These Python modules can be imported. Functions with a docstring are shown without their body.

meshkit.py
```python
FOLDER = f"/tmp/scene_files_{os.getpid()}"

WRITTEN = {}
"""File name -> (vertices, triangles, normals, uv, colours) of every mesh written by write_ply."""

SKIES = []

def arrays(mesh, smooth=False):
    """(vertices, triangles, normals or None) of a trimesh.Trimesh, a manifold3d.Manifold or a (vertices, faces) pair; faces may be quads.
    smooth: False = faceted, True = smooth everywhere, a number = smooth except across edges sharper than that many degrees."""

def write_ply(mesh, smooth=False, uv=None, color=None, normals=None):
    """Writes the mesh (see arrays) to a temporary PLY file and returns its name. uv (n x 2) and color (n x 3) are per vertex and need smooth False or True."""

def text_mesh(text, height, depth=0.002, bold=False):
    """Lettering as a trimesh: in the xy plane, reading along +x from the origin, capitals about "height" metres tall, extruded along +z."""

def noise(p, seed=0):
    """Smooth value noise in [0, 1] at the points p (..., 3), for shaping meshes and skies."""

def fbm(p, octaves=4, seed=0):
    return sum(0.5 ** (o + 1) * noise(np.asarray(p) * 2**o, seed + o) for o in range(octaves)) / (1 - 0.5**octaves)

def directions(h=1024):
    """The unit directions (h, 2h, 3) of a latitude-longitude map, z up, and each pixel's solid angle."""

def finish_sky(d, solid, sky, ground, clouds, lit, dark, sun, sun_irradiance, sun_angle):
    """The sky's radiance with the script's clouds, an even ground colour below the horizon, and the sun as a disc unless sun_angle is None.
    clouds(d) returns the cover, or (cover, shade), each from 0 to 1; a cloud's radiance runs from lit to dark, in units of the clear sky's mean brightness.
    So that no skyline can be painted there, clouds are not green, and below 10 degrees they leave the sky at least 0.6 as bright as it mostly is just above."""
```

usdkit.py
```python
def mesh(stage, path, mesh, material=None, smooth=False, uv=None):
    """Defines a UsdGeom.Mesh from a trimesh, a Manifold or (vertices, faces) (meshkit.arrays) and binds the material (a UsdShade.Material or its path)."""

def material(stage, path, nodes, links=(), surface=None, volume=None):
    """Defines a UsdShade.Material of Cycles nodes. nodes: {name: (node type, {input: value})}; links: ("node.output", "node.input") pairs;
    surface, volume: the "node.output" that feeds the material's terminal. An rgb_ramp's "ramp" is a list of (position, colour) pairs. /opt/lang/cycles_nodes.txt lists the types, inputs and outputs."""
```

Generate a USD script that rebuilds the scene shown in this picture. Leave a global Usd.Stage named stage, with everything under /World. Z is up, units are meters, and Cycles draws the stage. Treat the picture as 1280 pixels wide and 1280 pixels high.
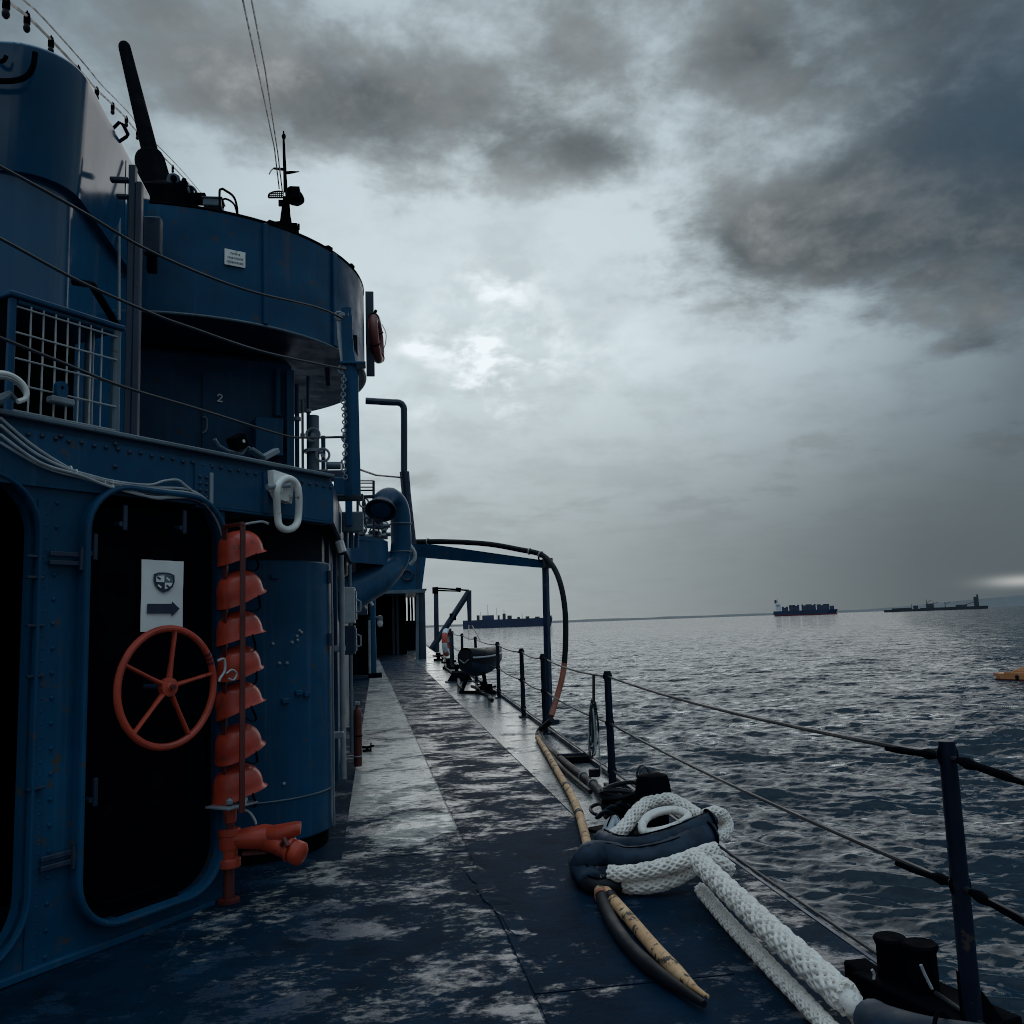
import math, random
import numpy as np, trimesh, usdkit, meshkit
from pxr import Usd, UsdGeom, UsdLux, UsdShade, Gf, Sdf, Vt
from shapely.geometry import Polygon, Point, box as sbox
from shapely import affinity

rng = np.random.default_rng(7)
stage = Usd.Stage.CreateInMemory()
UsdGeom.SetStageUpAxis(stage, 'Z'); UsdGeom.SetStageMetersPerUnit(stage, 1.0)
UsdGeom.Xform.Define(stage, '/World'); UsdGeom.Scope.Define(stage, '/World/Looks')
V = lambda *a: np.array(a, float)

# ---------------------------------------------------------------- camera
F, EYE, SHEER = 1100.0, 1.4, 0.017          # focal length in pixels of a 1280 frame, eye height, rise of the deck forward
ROLL, PITCH, YAW = math.atan(.036), math.atan(140.1 / F), math.radians(8.7236)
fw = V(math.sin(YAW) * math.cos(PITCH), math.cos(YAW) * math.cos(PITCH), math.sin(PITCH))
r0 = V(math.cos(YAW), -math.sin(YAW), 0); u0 = np.cross(r0, fw)
rt, up = r0 * math.cos(ROLL) - u0 * math.sin(ROLL), u0 * math.cos(ROLL) + r0 * math.sin(ROLL)
EYEP = V(0, 0, EYE)
cam = UsdGeom.Camera.Define(stage, '/World/camera')
cam.CreateFocalLengthAttr(30.0); cam.CreateHorizontalApertureAttr(1280 / F * 30.0); cam.CreateVerticalApertureAttr(1280 / F * 30.0)
cam.CreateClippingRangeAttr((0.05, 60000.0))
cam.AddTransformOp().Set(Gf.Matrix4d(*[float(x) for x in np.r_[rt, 0, up, 0, -fw, 0, EYEP, 1]]))
cam.CreateExposureAttr(0.0)

def ray(px, py): return fw + rt * (px - 640) / F - up * (py - 640) / F
def onplane(px, py, p0, n):
    d = ray(px, py); n = np.asarray(n, float)
    return EYEP + d * (((np.asarray(p0, float) - EYEP) @ n) / (d @ n))
def deck(px, py, h=0): return onplane(px, py, (0, 0, h), (0, -SHEER, 1))
def aty(px, py, y): return onplane(px, py, (0, y, 0), (0, 1, 0))
def atx(px, py, x): return onplane(px, py, (x, 0, 0), (1, 0, 0))
def dz(y): return SHEER * y

# ---------------------------------------------------------------- sky and sun
SUN = ray(612, 425); SUN = SUN / np.linalg.norm(SUN)
SUN_EL, SUN_ROT = math.asin(SUN[2]), math.atan2(SUN[0], SUN[1])

class Graph:
    def __init__(g): g.n, g.l, g.k = {}, [], 0
    def add(g, kind, out, ins=None, **vals):
        g.k += 1; name = f'n{g.k}'; clean = {}
        for a, b in {**(ins or {}), **vals}.items():
            if isinstance(b, str) and '.' in b and b.split('.')[0] in g.n: g.l.append((b, f'{name}.{a}'))
            else: clean[a] = b
        g.n[name] = (kind, clean)
        return f'{name}.{out}'
    def math(g, op, a, b=0.0, c=0.0, clamp=False): return g.add('math', 'value', math_type=op, value1=a, value2=b, value3=c, use_clamp=clamp)
    def mr(g, v, a, b, c=0.0, d=1.0, kind='smoothstep'): return g.add('map_range', 'result', range_type=kind, value=v, from_min=a, from_max=b, to_min=c, to_max=d, clamp=True)
    def mix(g, f, a, b, kind='mix'): return g.add('mix', 'color', mix_type=kind, fac=f, color1=a, color2=b)
    def noise(g, vec, scale, detail=4, rough=.55, dist=0.0, out='fac'): return g.add('noise_texture', out, vector=vec, scale=scale, detail=detail, roughness=rough, distortion=dist)
    def ramp(g, f, stops): return g.add('rgb_ramp', 'color', fac=f, ramp=stops)
    def map(g, vec, scale, loc=(0, 0, 0), rot=(0, 0, 0)): return g.add('mapping', 'vector', mapping_type='point', vector=vec, scale=scale, location=loc, rotation=rot)
    def make(g, name, **kw): return usdkit.material(stage, '/World/Looks/' + name, g.n, g.l, **kw)

def sky_material():
    g = Graph()
    D = g.add('texture_coordinate', 'generated')
    s = g.add('separate_xyz', 'x', vector=D); sx, sy, sz = s, s[:-1] + 'y', s[:-1] + 'z'
    az, el = g.math('arctan2', sx, sy), g.math('arcsine', sz)
    AE = g.add('combine_xyz', 'vector', x=az, y=el, z=0.0)
    den = g.math('add', g.math('maximum', sz, 0.0), .16)
    P = g.add('combine_xyz', 'vector', x=g.math('divide', sx, den), y=g.math('divide', sy, den), z=0.0)
    def blob(px, py, wx, wy, amp):                # a soft bank of cloud, in azimuth and height
        d = ray(px, py); d = d / np.linalg.norm(d)
        sx_, sy_ = F / wx, F / wy
        q = g.add('vector_math', 'vector', math_type='multiply_add', vector1=AE, vector2=(sx_, sy_, 0), vector3=(-math.atan2(d[0], d[1]) * sx_, -math.asin(d[2]) * sy_, 0))
        q = g.add('vector_math', 'value', math_type='dot_product', vector1=q, vector2=q)
        return (g.math('power', math.exp(-1), q), amp)
    def total(items):
        t = 0.0
        for i in items: t = g.math('multiply_add', i[0], i[1], t) if isinstance(i, tuple) else g.math('add', t, i)
        return t
    n1 = g.noise(P, 1.25, 6, .58, .2); n2 = g.noise(g.map(P, (1, 1.1, 1), (1.3, .2, 0)), 3.6, 6, .62, .15); n3 = g.noise(g.map(P, (1, 1, 1), (3.3, 1.7, .4)), .55, 3, .5); n4 = g.noise(g.map(D, (1, 1, 1.5)), 9.0, 5, .62, .15)
    dens = total([g.math('multiply', n1, .80), g.math('multiply', n2, .75), g.math('multiply', n3, .25), g.math('multiply', n4, .62),
                  blob(600, 430, 330, 180, -.50), blob(930, 500, 380, 100, -.30), blob(270, 260, 130, 90, -.20), blob(560, 20, 120, 60, -.16), blob(690, 300, 110, 60, -.16), blob(60, 20, 90, 60, -.16),
                  blob(390, 130, 250, 70, .19), blob(720, 195, 140, 45, .30), blob(860, 90, 220, 70, .04), blob(1080, 290, 360, 85, .40), blob(1240, 120, 190, 160, .28), blob(1225, 428, 50, 18, .32), blob(930, 70, 60, 30, .18)])
    cover = g.mr(dens, 1.03, 1.49)
    cover = g.math('multiply', cover, g.mr(el, .08, .20))
    glow = g.add('vector_math', 'value', math_type='dot_product', vector1=D, vector2=tuple(SUN))
    wide = g.mr(glow, .60, 1.0)
    base = g.ramp(wide, [(0, (2.0, 2.75, 3.3)), (.40, (1.5, 2.0, 2.4)), (.70, (1.7, 2.2, 2.55)), (.85, (3.1, 3.85, 4.25)), (.96, (5.0, 5.95, 6.4)), (1, (5.9, 6.9, 7.3))])  # first stop raises the unseen sky behind the camera to light the walls
    base = g.mix(g.mr(g.math('add', g.math('multiply', n2, .5), g.math('multiply', n4, .5)), .42, .62, 0, .34), base, g.mix(.5, base, (.5, .6, .7)))       # thin unevenness of the high layer
    clear = g.add('sky_texture', 'color', sky_type='single_scattering', sun_disc=False, sun_elevation=SUN_EL, sun_rotation=SUN_ROT, altitude=0.0, aerosol_density=.4)
    base = g.mix(.03, base, clear)
    # lower haze band: greyer and duller, more so to the right of the sun
    low = g.math('multiply', g.mr(el, .34, .03), g.mr(az, -.15, .70, .62, .95))
    base = g.mix(low, base, g.ramp(g.mr(az, -.05, 1.1, 0, 1, 'linear'), [(0, (3.3, 3.75, 3.9)), (.28, (2.2, 2.5, 2.62)), (.55, (1.05, 1.28, 1.38)), (1, (.62, .9, 1.12))]))
    n5 = g.noise(g.map(D, (1, 1, 1.7)), 15.0, 4, .60, .25)
    rim = g.math('multiply', g.mr(n5, .40, .66), total([blob(610, 450, 80, 60, 1.3), blob(620, 360, 55, 40, .9), blob(522, 434, 26, 12, 1.1), blob(700, 440, 130, 50, .35), blob(560, 520, 60, 18, .5)]))
    base = g.mix(g.math('minimum', rim, 1.0), base, (8.6, 9.3, 9.7))
    base = g.mix(total([blob(1278, 726, 34, 6, .85)]), base, (4.6, 4.7, 4.6))                     # one lit scrap of cloud low on the right
    shade = g.ramp(g.math('multiply', g.math('add', g.math('add', g.math('multiply', n2, .75), g.math('multiply', g.math('subtract', n4, .5), 1.6)), g.math('multiply', wide, .42)), .82), [(.12, (.14, .28, .44)), (.38, (.36, .53, .68)), (.58, (.82, .98, 1.06)), (.78, (1.7, 1.85, 1.9)), (1, (3.0, 3.2, 3.3))])
    shade = g.mix(g.mr(wide, .5, .05), shade, g.mix(.6, shade, (1.7, 2.3, 2.75)))     # unseen cloud away from the sun made paler and bluer to light the walls
    shade = g.mix(total([blob(1250, 130, 170, 130, .75)]), shade, (.36, .68, 1.05))
    col = g.mix(g.math('multiply', g.math('power', cover, .8), .95), base, shade)
    lift = g.math('add', 1.0, g.math('multiply', g.mr(el, .64, 1.25), 2.3))            # unseen zenith brightened to light rope and deck, as overcast is brightest overhead
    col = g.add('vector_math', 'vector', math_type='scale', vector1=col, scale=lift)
    bg = g.add('background_shader', 'background', color=col, strength=.1)
    return g.make('sky', surface=bg)
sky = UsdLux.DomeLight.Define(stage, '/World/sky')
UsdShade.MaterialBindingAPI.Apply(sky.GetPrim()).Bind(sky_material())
sky.GetPrim().SetCustomDataByKey('kind', 'structure'); sky.GetPrim().SetCustomDataByKey('label', 'stormy grey sky with a bright break in the clouds')
sun = UsdLux.DistantLight.Define(stage, '/World/sun')
sun.CreateIntensityAttr(.12); sun.CreateAngleAttr(60.0); sun.CreateColorAttr(Gf.Vec3f(1, .95, .88)); sun.CreateNormalizeAttr(True)
zax = SUN; xax = np.cross((0, 0, 1), zax); xax /= np.linalg.norm(xax); yax = np.cross(zax, xax)
sun.AddTransformOp().Set(Gf.Matrix4d(*[float(x) for x in np.r_[xax, 0, yax, 0, zax, 0, 0, 0, 0, 1]]))

# ---------------------------------------------------------------- materials
M = {}
def paint(name, col, rough=.42, var=.35, scale=2.2, bump=.25, chips=None, spec=.5, metallic=0.0, streak=True):
    g = Graph(); pos = g.add('geometry', 'position')
    n = g.noise(pos, scale, 4, .62); fine = g.noise(pos, 38, 2, .6)
    st = g.noise(g.map(pos, (9, 9, .5)), 1.6, 3, .6)
    lo = tuple(c * (1 - var) for c in col); hi = tuple(min(c * (1 + var), 1) for c in col)
    c = g.ramp(n, [(.3, lo), (.7, hi)])
    if streak: c = g.mix(g.mr(st, .52, .72, 0, .35), c, tuple(x * .55 + .006 for x in col))
    if chips:
        run = g.math('multiply', g.mr(g.noise(g.map(pos, (14, 14, .35)), 1.0, 3, .6), .60, .70), g.mr(g.noise(pos, 1.3, 2, .5), .48, .66, 0, .45))
        c = g.mix(run, c, (.085, .055, .040))
        salt = g.math('multiply', g.mr(g.noise(g.map(pos, (20, 20, .6), (3, 1, 2)), 1.0, 2, .6), .58, .72), .06)
        c = g.mix(salt, c, (.20, .26, .30))
        k = g.math('multiply', g.mr(g.noise(pos, 11, 8, .72), .58, .62), g.mr(n, .42, .6))
        c = g.mix(k, c, chips)
    b0 = g.add('bump', 'normal', height=g.noise(pos, 2.3, 1, .5), strength=min(bump * 2.2, .7), distance=.04)
    b = g.add('bump', 'normal', height=g.math('add', g.math('multiply', fine, .35), g.noise(pos, 7, 2, .5)), strength=bump, distance=.004, normal=b0)
    r = g.mr(g.noise(pos, 5, 3, .6), .3, .75, rough * .72, min(rough * 1.35, 1), 'linear')
    p = g.add('principled_bsdf', 'BSDF', base_color=c, roughness=r, normal=b, specular_ior_level=spec, metallic=metallic)
    M[name] = g.make(name, surface=p)
paint('navy_paint', (.0015, .050, .108), .38, .3, 1.4, .3, spec=.16, chips=(.06, .045, .035))
paint('casing_paint', (.0015, .049, .106), .14, .18, .9, .03, spec=.5)
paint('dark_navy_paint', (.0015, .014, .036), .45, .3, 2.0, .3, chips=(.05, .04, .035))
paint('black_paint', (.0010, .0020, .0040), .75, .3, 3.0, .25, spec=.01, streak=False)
paint('wet_gutter_paint', (.10, .125, .14), .22, .25, 2.5, .3, streak=False)
paint('red_paint', (.41, .043, .018), .36, .25, 5.0, .3, chips=(.10, .02, .012), streak=False)
paint('dark_red_paint', (.075, .010, .008), .45, .3, 5.0, .3, streak=False)
paint('helmet_paint', (.37, .034, .015), .32, .28, 7.0, .15, chips=(.2, .03, .02), streak=False)
paint('white_paint', (.80, .77, .71), .4, .12, 8.0, .25, chips=(.25, .18, .12), streak=False)
paint('steel_grey', (.20, .23, .26), .38, .3, 6.0, .3, streak=False)
paint('grey_paint', (.07, .11, .14), .42, .3, 3.0, .3, chips=(.06, .05, .045))
paint('cable_grey', (.36, .38, .39), .45, .25, 12.0, .15, streak=False)
paint('black_rubber', (.0035, .005, .008), .5, .4, 9.0, .5, spec=.15, streak=False)
paint('post_paint', (.002, .006, .016), .5, .3, 5, .25, spec=.15, chips=(.05, .035, .03), streak=False)
paint('wire_black', (.010, .012, .016), .45, .3, 9.0, .3, streak=False)
paint('paper', (.80, .78, .74), .6, .05, 6.0, .2, streak=False)
paint('ink', (.012, .020, .045), .5, .2, 20.0, 0, streak=False)
paint('ink_grey', (.10, .15, .19), .5, .2, 20.0, 0, streak=False)
paint('hull_far_blue', (.014, .032, .080), .5, .2, .02, 0, streak=False)
paint('hull_far_dark', (.02, .028, .04), .6, .2, .02, 0, streak=False)
paint('far_white', (.65, .68, .7), .6, .1, .05, 0, streak=False)
paint('far_red', (.2, .03, .03), .6, .1, .05, 0, streak=False)
paint('far_land', (.06, .09, .11), .9, .3, .001, 0, streak=False)
paint('orange_boat', (.52, .20, .07), .4, .25, .8, 0, streak=False)
paint('lifebuoy_red', (.13, .018, .016), .5, .2, 8, .2, streak=False)
paint('canvas', (.012, .026, .046), .62, .45, 9.0, 1.0, spec=.22, streak=False)
paint('canvas_pale', (.34, .37, .39), .75, .3, 9.0, .8, streak=False)

def rope_mat():
    g = Graph(); pos = g.add('geometry', 'position')
    c = g.ramp(g.noise(pos, 16, 6, .65), [(.25, (.44, .39, .34)), (.42, (.80, .72, .65)), (.7, (.91, .83, .76))])
    c = g.mix(g.mr(g.noise(pos, 60, 4, .6), .56, .7, 0, .6), c, (.22, .21, .19))
    b = g.add('bump', 'normal', height=g.noise(pos, 220, 3, .6), strength=.5, distance=.003)
    M['rope_white'] = g.make('rope_white', surface=g.add('principled_bsdf', 'BSDF', base_color=c, roughness=.75, normal=b))
rope_mat()
def hose_mat():
    g = Graph(); pos = g.add('geometry', 'position')
    c = g.ramp(g.noise(pos, 9, 5, .6), [(.3, (.52, .25, .11)), (.6, (.72, .42, .21)), (.8, (.80, .56, .34))])
    k = g.mr(g.noise(pos, 13, 6, .7), .54, .59)
    c = g.mix(k, c, (.02, .016, .014))
    c = g.mix(g.mr(g.noise(pos, 45, 5, .65), .58, .64, 0, .7), c, (.16, .08, .04))
    b = g.add('bump', 'normal', height=g.noise(pos, 160, 4, .6), strength=.5, distance=.003)
    M['hose_tan'] = g.make('hose_tan', surface=g.add('principled_bsdf', 'BSDF', base_color=c, roughness=.62, normal=b))
hose_mat()
def deck_mat(name, dark, light, amount, wet, gloss=.5, fade=None):
    """Painted non-skid steel: softly worn paler areas, rough grit, and a broken film of rain water. fade: the wear dies out towards the after end."""
    g = Graph(); pos = g.add('geometry', 'position')
    big = g.noise(g.map(pos, (1.0, .8, 1)), 1.7, 7, .62, .5); mid = g.noise(g.map(pos, (.9, 1.3, 1), (4, 2, 0)), 2.6, 8, .66, .4); grit = g.noise(pos, 150, 3, .7); fleck = g.noise(g.map(pos, (.8, 1.2, 1)), 16, 9, .78)
    wear = g.math('add', g.math('multiply', big, .50), g.math('multiply', fleck, .50))
    ys = g.add('separate_xyz', 'y', vector=pos)
    along = g.mr(g.math('add', ys, g.math('multiply', big, 2.2)), 5.7, 8.0, -.135, 0) if fade else 0.0
    wear = g.mr(g.math('add', wear, along), .57 - amount * .2, .68 - amount * .2)
    c = g.ramp(g.noise(pos, 5, 6, .65), [(.3, tuple(x * .5 for x in dark)), (.7, tuple(x * 1.3 for x in dark))])
    c = g.mix(wear, c, light)
    c = g.mix(g.mr(g.noise(pos, 3.3, 8, .72, .3), .60, .70, 0, .35), c, (.035, .024, .018))
    film = g.mr(g.math('add', g.math('add', g.math('multiply', mid, .60), g.math('multiply', fleck, .40)), g.math('multiply', along, .5) if fade else 0.0), .55 - wet * .16, .65 - wet * .16)
    c = g.mix(g.math('multiply', film, .25), c, tuple(x * .4 for x in dark))
    rough = g.math('add', g.math('multiply', g.math('subtract', 1.0, film), .45), .14)
    spec = g.math('add', g.math('multiply', film, gloss), .015)
    h = g.math('add', g.math('multiply', grit, .3), g.math('add', g.math('multiply', fleck, 1.3), g.math('multiply', wear, .3)))
    b = g.add('bump', 'normal', height=h, strength=g.math('subtract', .75, g.math('multiply', film, .45)), distance=.005)
    M[name] = g.make(name, surface=g.add('principled_bsdf', 'BSDF', base_color=c, roughness=rough, normal=b, specular_ior_level=spec))
deck_mat('deck_plate', (.0015, .016, .034), (.05, .075, .09), .05, .18, .7)
deck_mat('deck_strip_pale', (.002, .017, .036), (.34, .34, .32), .84, .72, .8, True)
deck_mat('deck_strip_dark', (.0015, .015, .034), (.15, .165, .17), .20, .46, .8, True)
deck_mat('deck_edge_plate', (.005, .022, .042), (.03, .05, .07), .1, .2)
deck_mat('deck_waterway', (.06, .075, .082), (.16, .175, .18), .5, .98, .7)
def sea_mat():
    g = Graph(); pos = g.add('geometry', 'position'); nrm = g.add('geometry', 'normal')
    c1 = g.noise(g.map(pos, (.75, 1.3, 1), (0, 0, 0), (0, 0, -.45)), 3.0, 6, .64, .4, 'color'); c2 = g.noise(g.map(pos, (.8, 1.5, 1), (7, 3, 0), (0, 0, -.45)), .30, 4, .6, .3, 'color')
    vm = lambda op, a, b: g.add('vector_math', 'vector', math_type=op, vector1=a, vector2=b)
    t = vm('add', vm('multiply', vm('subtract', c1, (.5, .5, .5)), (1.15, 1.45, 0)), vm('multiply', vm('subtract', c2, (.5, .5, .5)), (1.05, 1.35, 0)))
    n = g.add('vector_math', 'vector', math_type='normalize', vector1=vm('add', nrm, t))
    fr = g.mr(g.add('fresnel', 'fac', IOR=1.333, normal=n), 0.0, 1.0, .0, .60, 'linear')        # slopes of small waves keep the mean reflectance well below a mirror's
    gl = g.add('glossy_bsdf', 'BSDF', color=(.92, .97, 1.0), roughness=.07, normal=n)
    df = g.add('diffuse_bsdf', 'BSDF', color=(.003, .010, .017))
    M['sea_water'] = g.make('sea_water', surface=g.add('mix_closure', 'closure', fac=fr, closure1=df, closure2=gl))
sea_mat()
def orange_hose():
    paint('hose_red', (.30, .085, .05), .5, .3, 8, .3, streak=False)
orange_hose()

# ---------------------------------------------------------------- naming and prims
USED = {}
def uname(parent, name):
    k = USED.get((parent, name), 0); USED[(parent, name)] = k + 1
    return name if k == 0 else f'{name}_{k:03d}'
def meta(prim, label=None, cat=None, group=None, kind=None):
    for k, v in (('label', label), ('category', cat), ('group', group), ('kind', kind)):
        if v: prim.SetCustomDataByKey(k, v)
def shift(mesh, o):
    v, f = (np.array(mesh.vertices), np.array(mesh.faces)); return trimesh.Trimesh(v - o, f, process=False)
class Part:
    def __init__(s, prim, origin): s.prim, s.origin, s.path = prim, origin, str(prim.GetPath())
    def add(s, name, mesh, mat, smooth=35, label=None, kind=None):
        p = s.path + '/' + uname(s.path, name)
        m = usdkit.mesh(stage, p, shift(mesh, s.origin), M[mat], smooth=smooth)
        meta(m.GetPrim(), label, kind=kind)
        return Part(m.GetPrim(), s.origin)
def thing(name, label, cat, at=(0, 0, 0), group=None, kind=None):
    x = UsdGeom.Xform.Define(stage, '/World/' + uname('/World', name)); at = np.asarray(at, float)
    x.AddTranslateOp().Set(Gf.Vec3d(*map(float, at))); x.AddRotateZOp().Set(0.0)
    meta(x.GetPrim(), label, cat, group, kind)
    return Part(x.GetPrim(), at)
def single(name, mesh, mat, label, cat=None, group=None, kind=None, smooth=35):
    o = np.array(mesh.bounds[0] * .5 + mesh.bounds[1] * .5); o[2] = mesh.bounds[0][2]
    if kind == 'structure': o = V(0, 0, 0)
    m = usdkit.mesh(stage, '/World/' + uname('/World', name), shift(mesh, o), M[mat], smooth=smooth)
    m.AddTranslateOp().Set(Gf.Vec3d(*map(float, o)))
    meta(m.GetPrim(), label, cat, group, kind)
    return Part(m.GetPrim(), o)
def copy(src, at, label, rotz=0.0, scale=None, tilt=None):
    name = src.path.rsplit('/', 1)[1]; was = src.prim.GetCustomData()
    x = UsdGeom.Xform.Define(stage, '/World/' + uname('/World', name))
    x.GetPrim().GetReferences().AddInternalReference(src.prim.GetPath())
    x.ClearXformOpOrder(); x.AddTranslateOp().Set(Gf.Vec3d(*map(float, at)))
    if tilt: x.AddRotateXYZOp().Set(Gf.Vec3f(float(tilt[0]), float(tilt[1]), float(rotz)))
    else: x.AddRotateZOp().Set(float(rotz))
    if scale is not None: x.AddScaleOp().Set(Gf.Vec3f(*map(float, np.broadcast_to(scale, 3))))
    x.GetPrim().SetInstanceable(True)
    meta(x.GetPrim(), label, was['category'], was.get('group'))

# ---------------------------------------------------------------- mesh tools
def cat(ms): return trimesh.util.concatenate([trimesh.Trimesh(m.vertices, m.faces, process=False) for m in ms])
def unit(v): v = np.asarray(v, float); return v / max(np.linalg.norm(v), 1e-12)
def smoothline(pts, step=.03, closed=False):
    p = np.asarray(pts, float); n = len(p)
    if n == 2: return p
    out = []
    for i in range(n if closed else n - 1):
        g = lambda k: p[k % n] if closed else p[min(max(k, 0), n - 1)]
        a, b, c, d = g(i - 1), g(i), g(i + 1), g(i + 2)
        m = max(2, int(np.linalg.norm(c - b) / step))
        for t in np.arange(m) / m:
            out.append(.5 * (2 * b + (c - a) * t + (2 * a - 5 * b + 4 * c - d) * t * t + (3 * b - a - 3 * c + d) * t ** 3))
    if not closed: out.append(p[-1])
    return np.array(out)
def frames(p, closed=False):
    p = np.asarray(p, float)
    t = np.roll(p, -1, 0) - np.roll(p, 1, 0)
    if not closed: t[0], t[-1] = p[1] - p[0], p[-1] - p[-2]
    t /= np.maximum(np.linalg.norm(t, axis=1, keepdims=True), 1e-12)
    a = np.cross(t[0], (0, 0, 1)); a = a if np.linalg.norm(a) > .1 else np.cross(t[0], (1, 0, 0))
    a = unit(a); A = [a]
    for i in range(1, len(p)):
        a = A[-1] - t[i] * (A[-1] @ t[i]); A.append(unit(a))
    A = np.array(A); return t, A, np.cross(t, A)
def tube(pts, r, n=8, closed=False, flat=1.0):
    p = np.asarray(pts, float); t, A, B = frames(p, closed); k = len(p)
    r = np.broadcast_to(np.asarray(r, float), (k,))
    th = np.arange(n) / n * 2 * np.pi
    v = p[:, None] + r[:, None, None] * (np.cos(th)[None, :, None] * A[:, None] + flat * np.sin(th)[None, :, None] * B[:, None])
    v = v.reshape(-1, 3); f = []
    idx = np.arange(n); nx = (idx + 1) % n
    for i in range(k if closed else k - 1):
        j = (i + 1) % k
        q0, q1, q2, q3 = i * n + idx, i * n + nx, j * n + nx, j * n + idx
        f.append(np.stack([q0, q1, q2], 1)); f.append(np.stack([q0, q2, q3], 1))
    if not closed:
        v = np.vstack([v, p[:1], p[-1:]])
        f.append(np.stack([np.full(n, k * n), nx, idx], 1)); b = (k - 1) * n
        f.append(np.stack([np.full(n, k * n + 1), b + idx, b + nx], 1))
    m = trimesh.Trimesh(v, np.vstack(f), process=False)
    if m.volume < 0: m.invert()
    return m
def rod(a, b, r, r1=None, n=12): return tube([a, b], [r, r if r1 is None else r1], n)
def hull(pts): return trimesh.convex.convex_hull(np.asarray(pts, float))
def obox(c, size, ax=None, bev=.006):
    """A box with chamfered edges; ax: rows are its x, y, z directions."""
    ax = np.eye(3) if ax is None else np.asarray(ax, float); h = np.asarray(size, float) / 2; b = min(bev, h.min() * .45); P = []
    for s in np.ndindex(2, 2, 2):
        s = np.array(s) * 2 - 1
        for k in range(3):
            q = h - b; q = q.copy(); q[k] = h[k]; P.append(s * q)
    return hull(np.asarray(c, float) + np.array(P) @ ax)
def lathe(prof, o, axis=(0, 0, 1), n=24):
    """prof: (radius, height) pairs along the axis."""
    z = unit(axis); x = np.cross(z, (0, 0, 1)); x = unit(x) if np.linalg.norm(x) > .1 else V(1, 0, 0); y = np.cross(z, x)
    th = np.arange(n) / n * 2 * np.pi; pr = np.asarray(prof, float)
    ring = np.cos(th)[:, None] * x + np.sin(th)[:, None] * y
    v = (np.asarray(o, float) + pr[:, None, :1] * ring[None] + pr[:, None, 1:] * z).reshape(-1, 3); f = []
    idx = np.arange(n); nx = (idx + 1) % n
    for i in range(len(pr) - 1):
        f += [np.stack([i * n + idx, i * n + nx, (i + 1) * n + nx], 1), np.stack([i * n + idx, (i + 1) * n + nx, (i + 1) * n + idx], 1)]
    m = trimesh.Trimesh(v, np.vstack(f), process=False)
    if m.volume < 0: m.invert()
    return m
def ring(c, axis, R, r, n=40, k=8, a0=0, a1=2 * np.pi):
    z = unit(axis); x = np.cross(z, (0, 0, 1)); x = unit(x) if np.linalg.norm(x) > .1 else V(1, 0, 0); y = np.cross(z, x)
    full = abs(a1 - a0 - 2 * np.pi) < 1e-6
    th = np.linspace(a0, a1, n, endpoint=not full)
    return tube(np.asarray(c, float) + R * (np.cos(th)[:, None] * x + np.sin(th)[:, None] * y), r, k, closed=full)
def extr(poly, o, ex, ey, d0, d1):
    """A shapely polygon in the plane (ex, ey) at o, drawn out along ex x ey from d0 to d1."""
    ex, ey = unit(ex), unit(ey); ez = np.cross(ex, ey); out = []
    for gpoly in getattr(poly, 'geoms', [poly]):
        m = trimesh.creation.extrude_polygon(gpoly, d1 - d0, engine='earcut'); v = np.array(m.vertices)
        out.append(trimesh.Trimesh(np.asarray(o, float) + v[:, :1] * ex + v[:, 1:2] * ey + (v[:, 2:] + d0) * ez, m.faces, process=False))
    m = cat(out)
    if m.volume < 0: m.invert()
    return m
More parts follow.
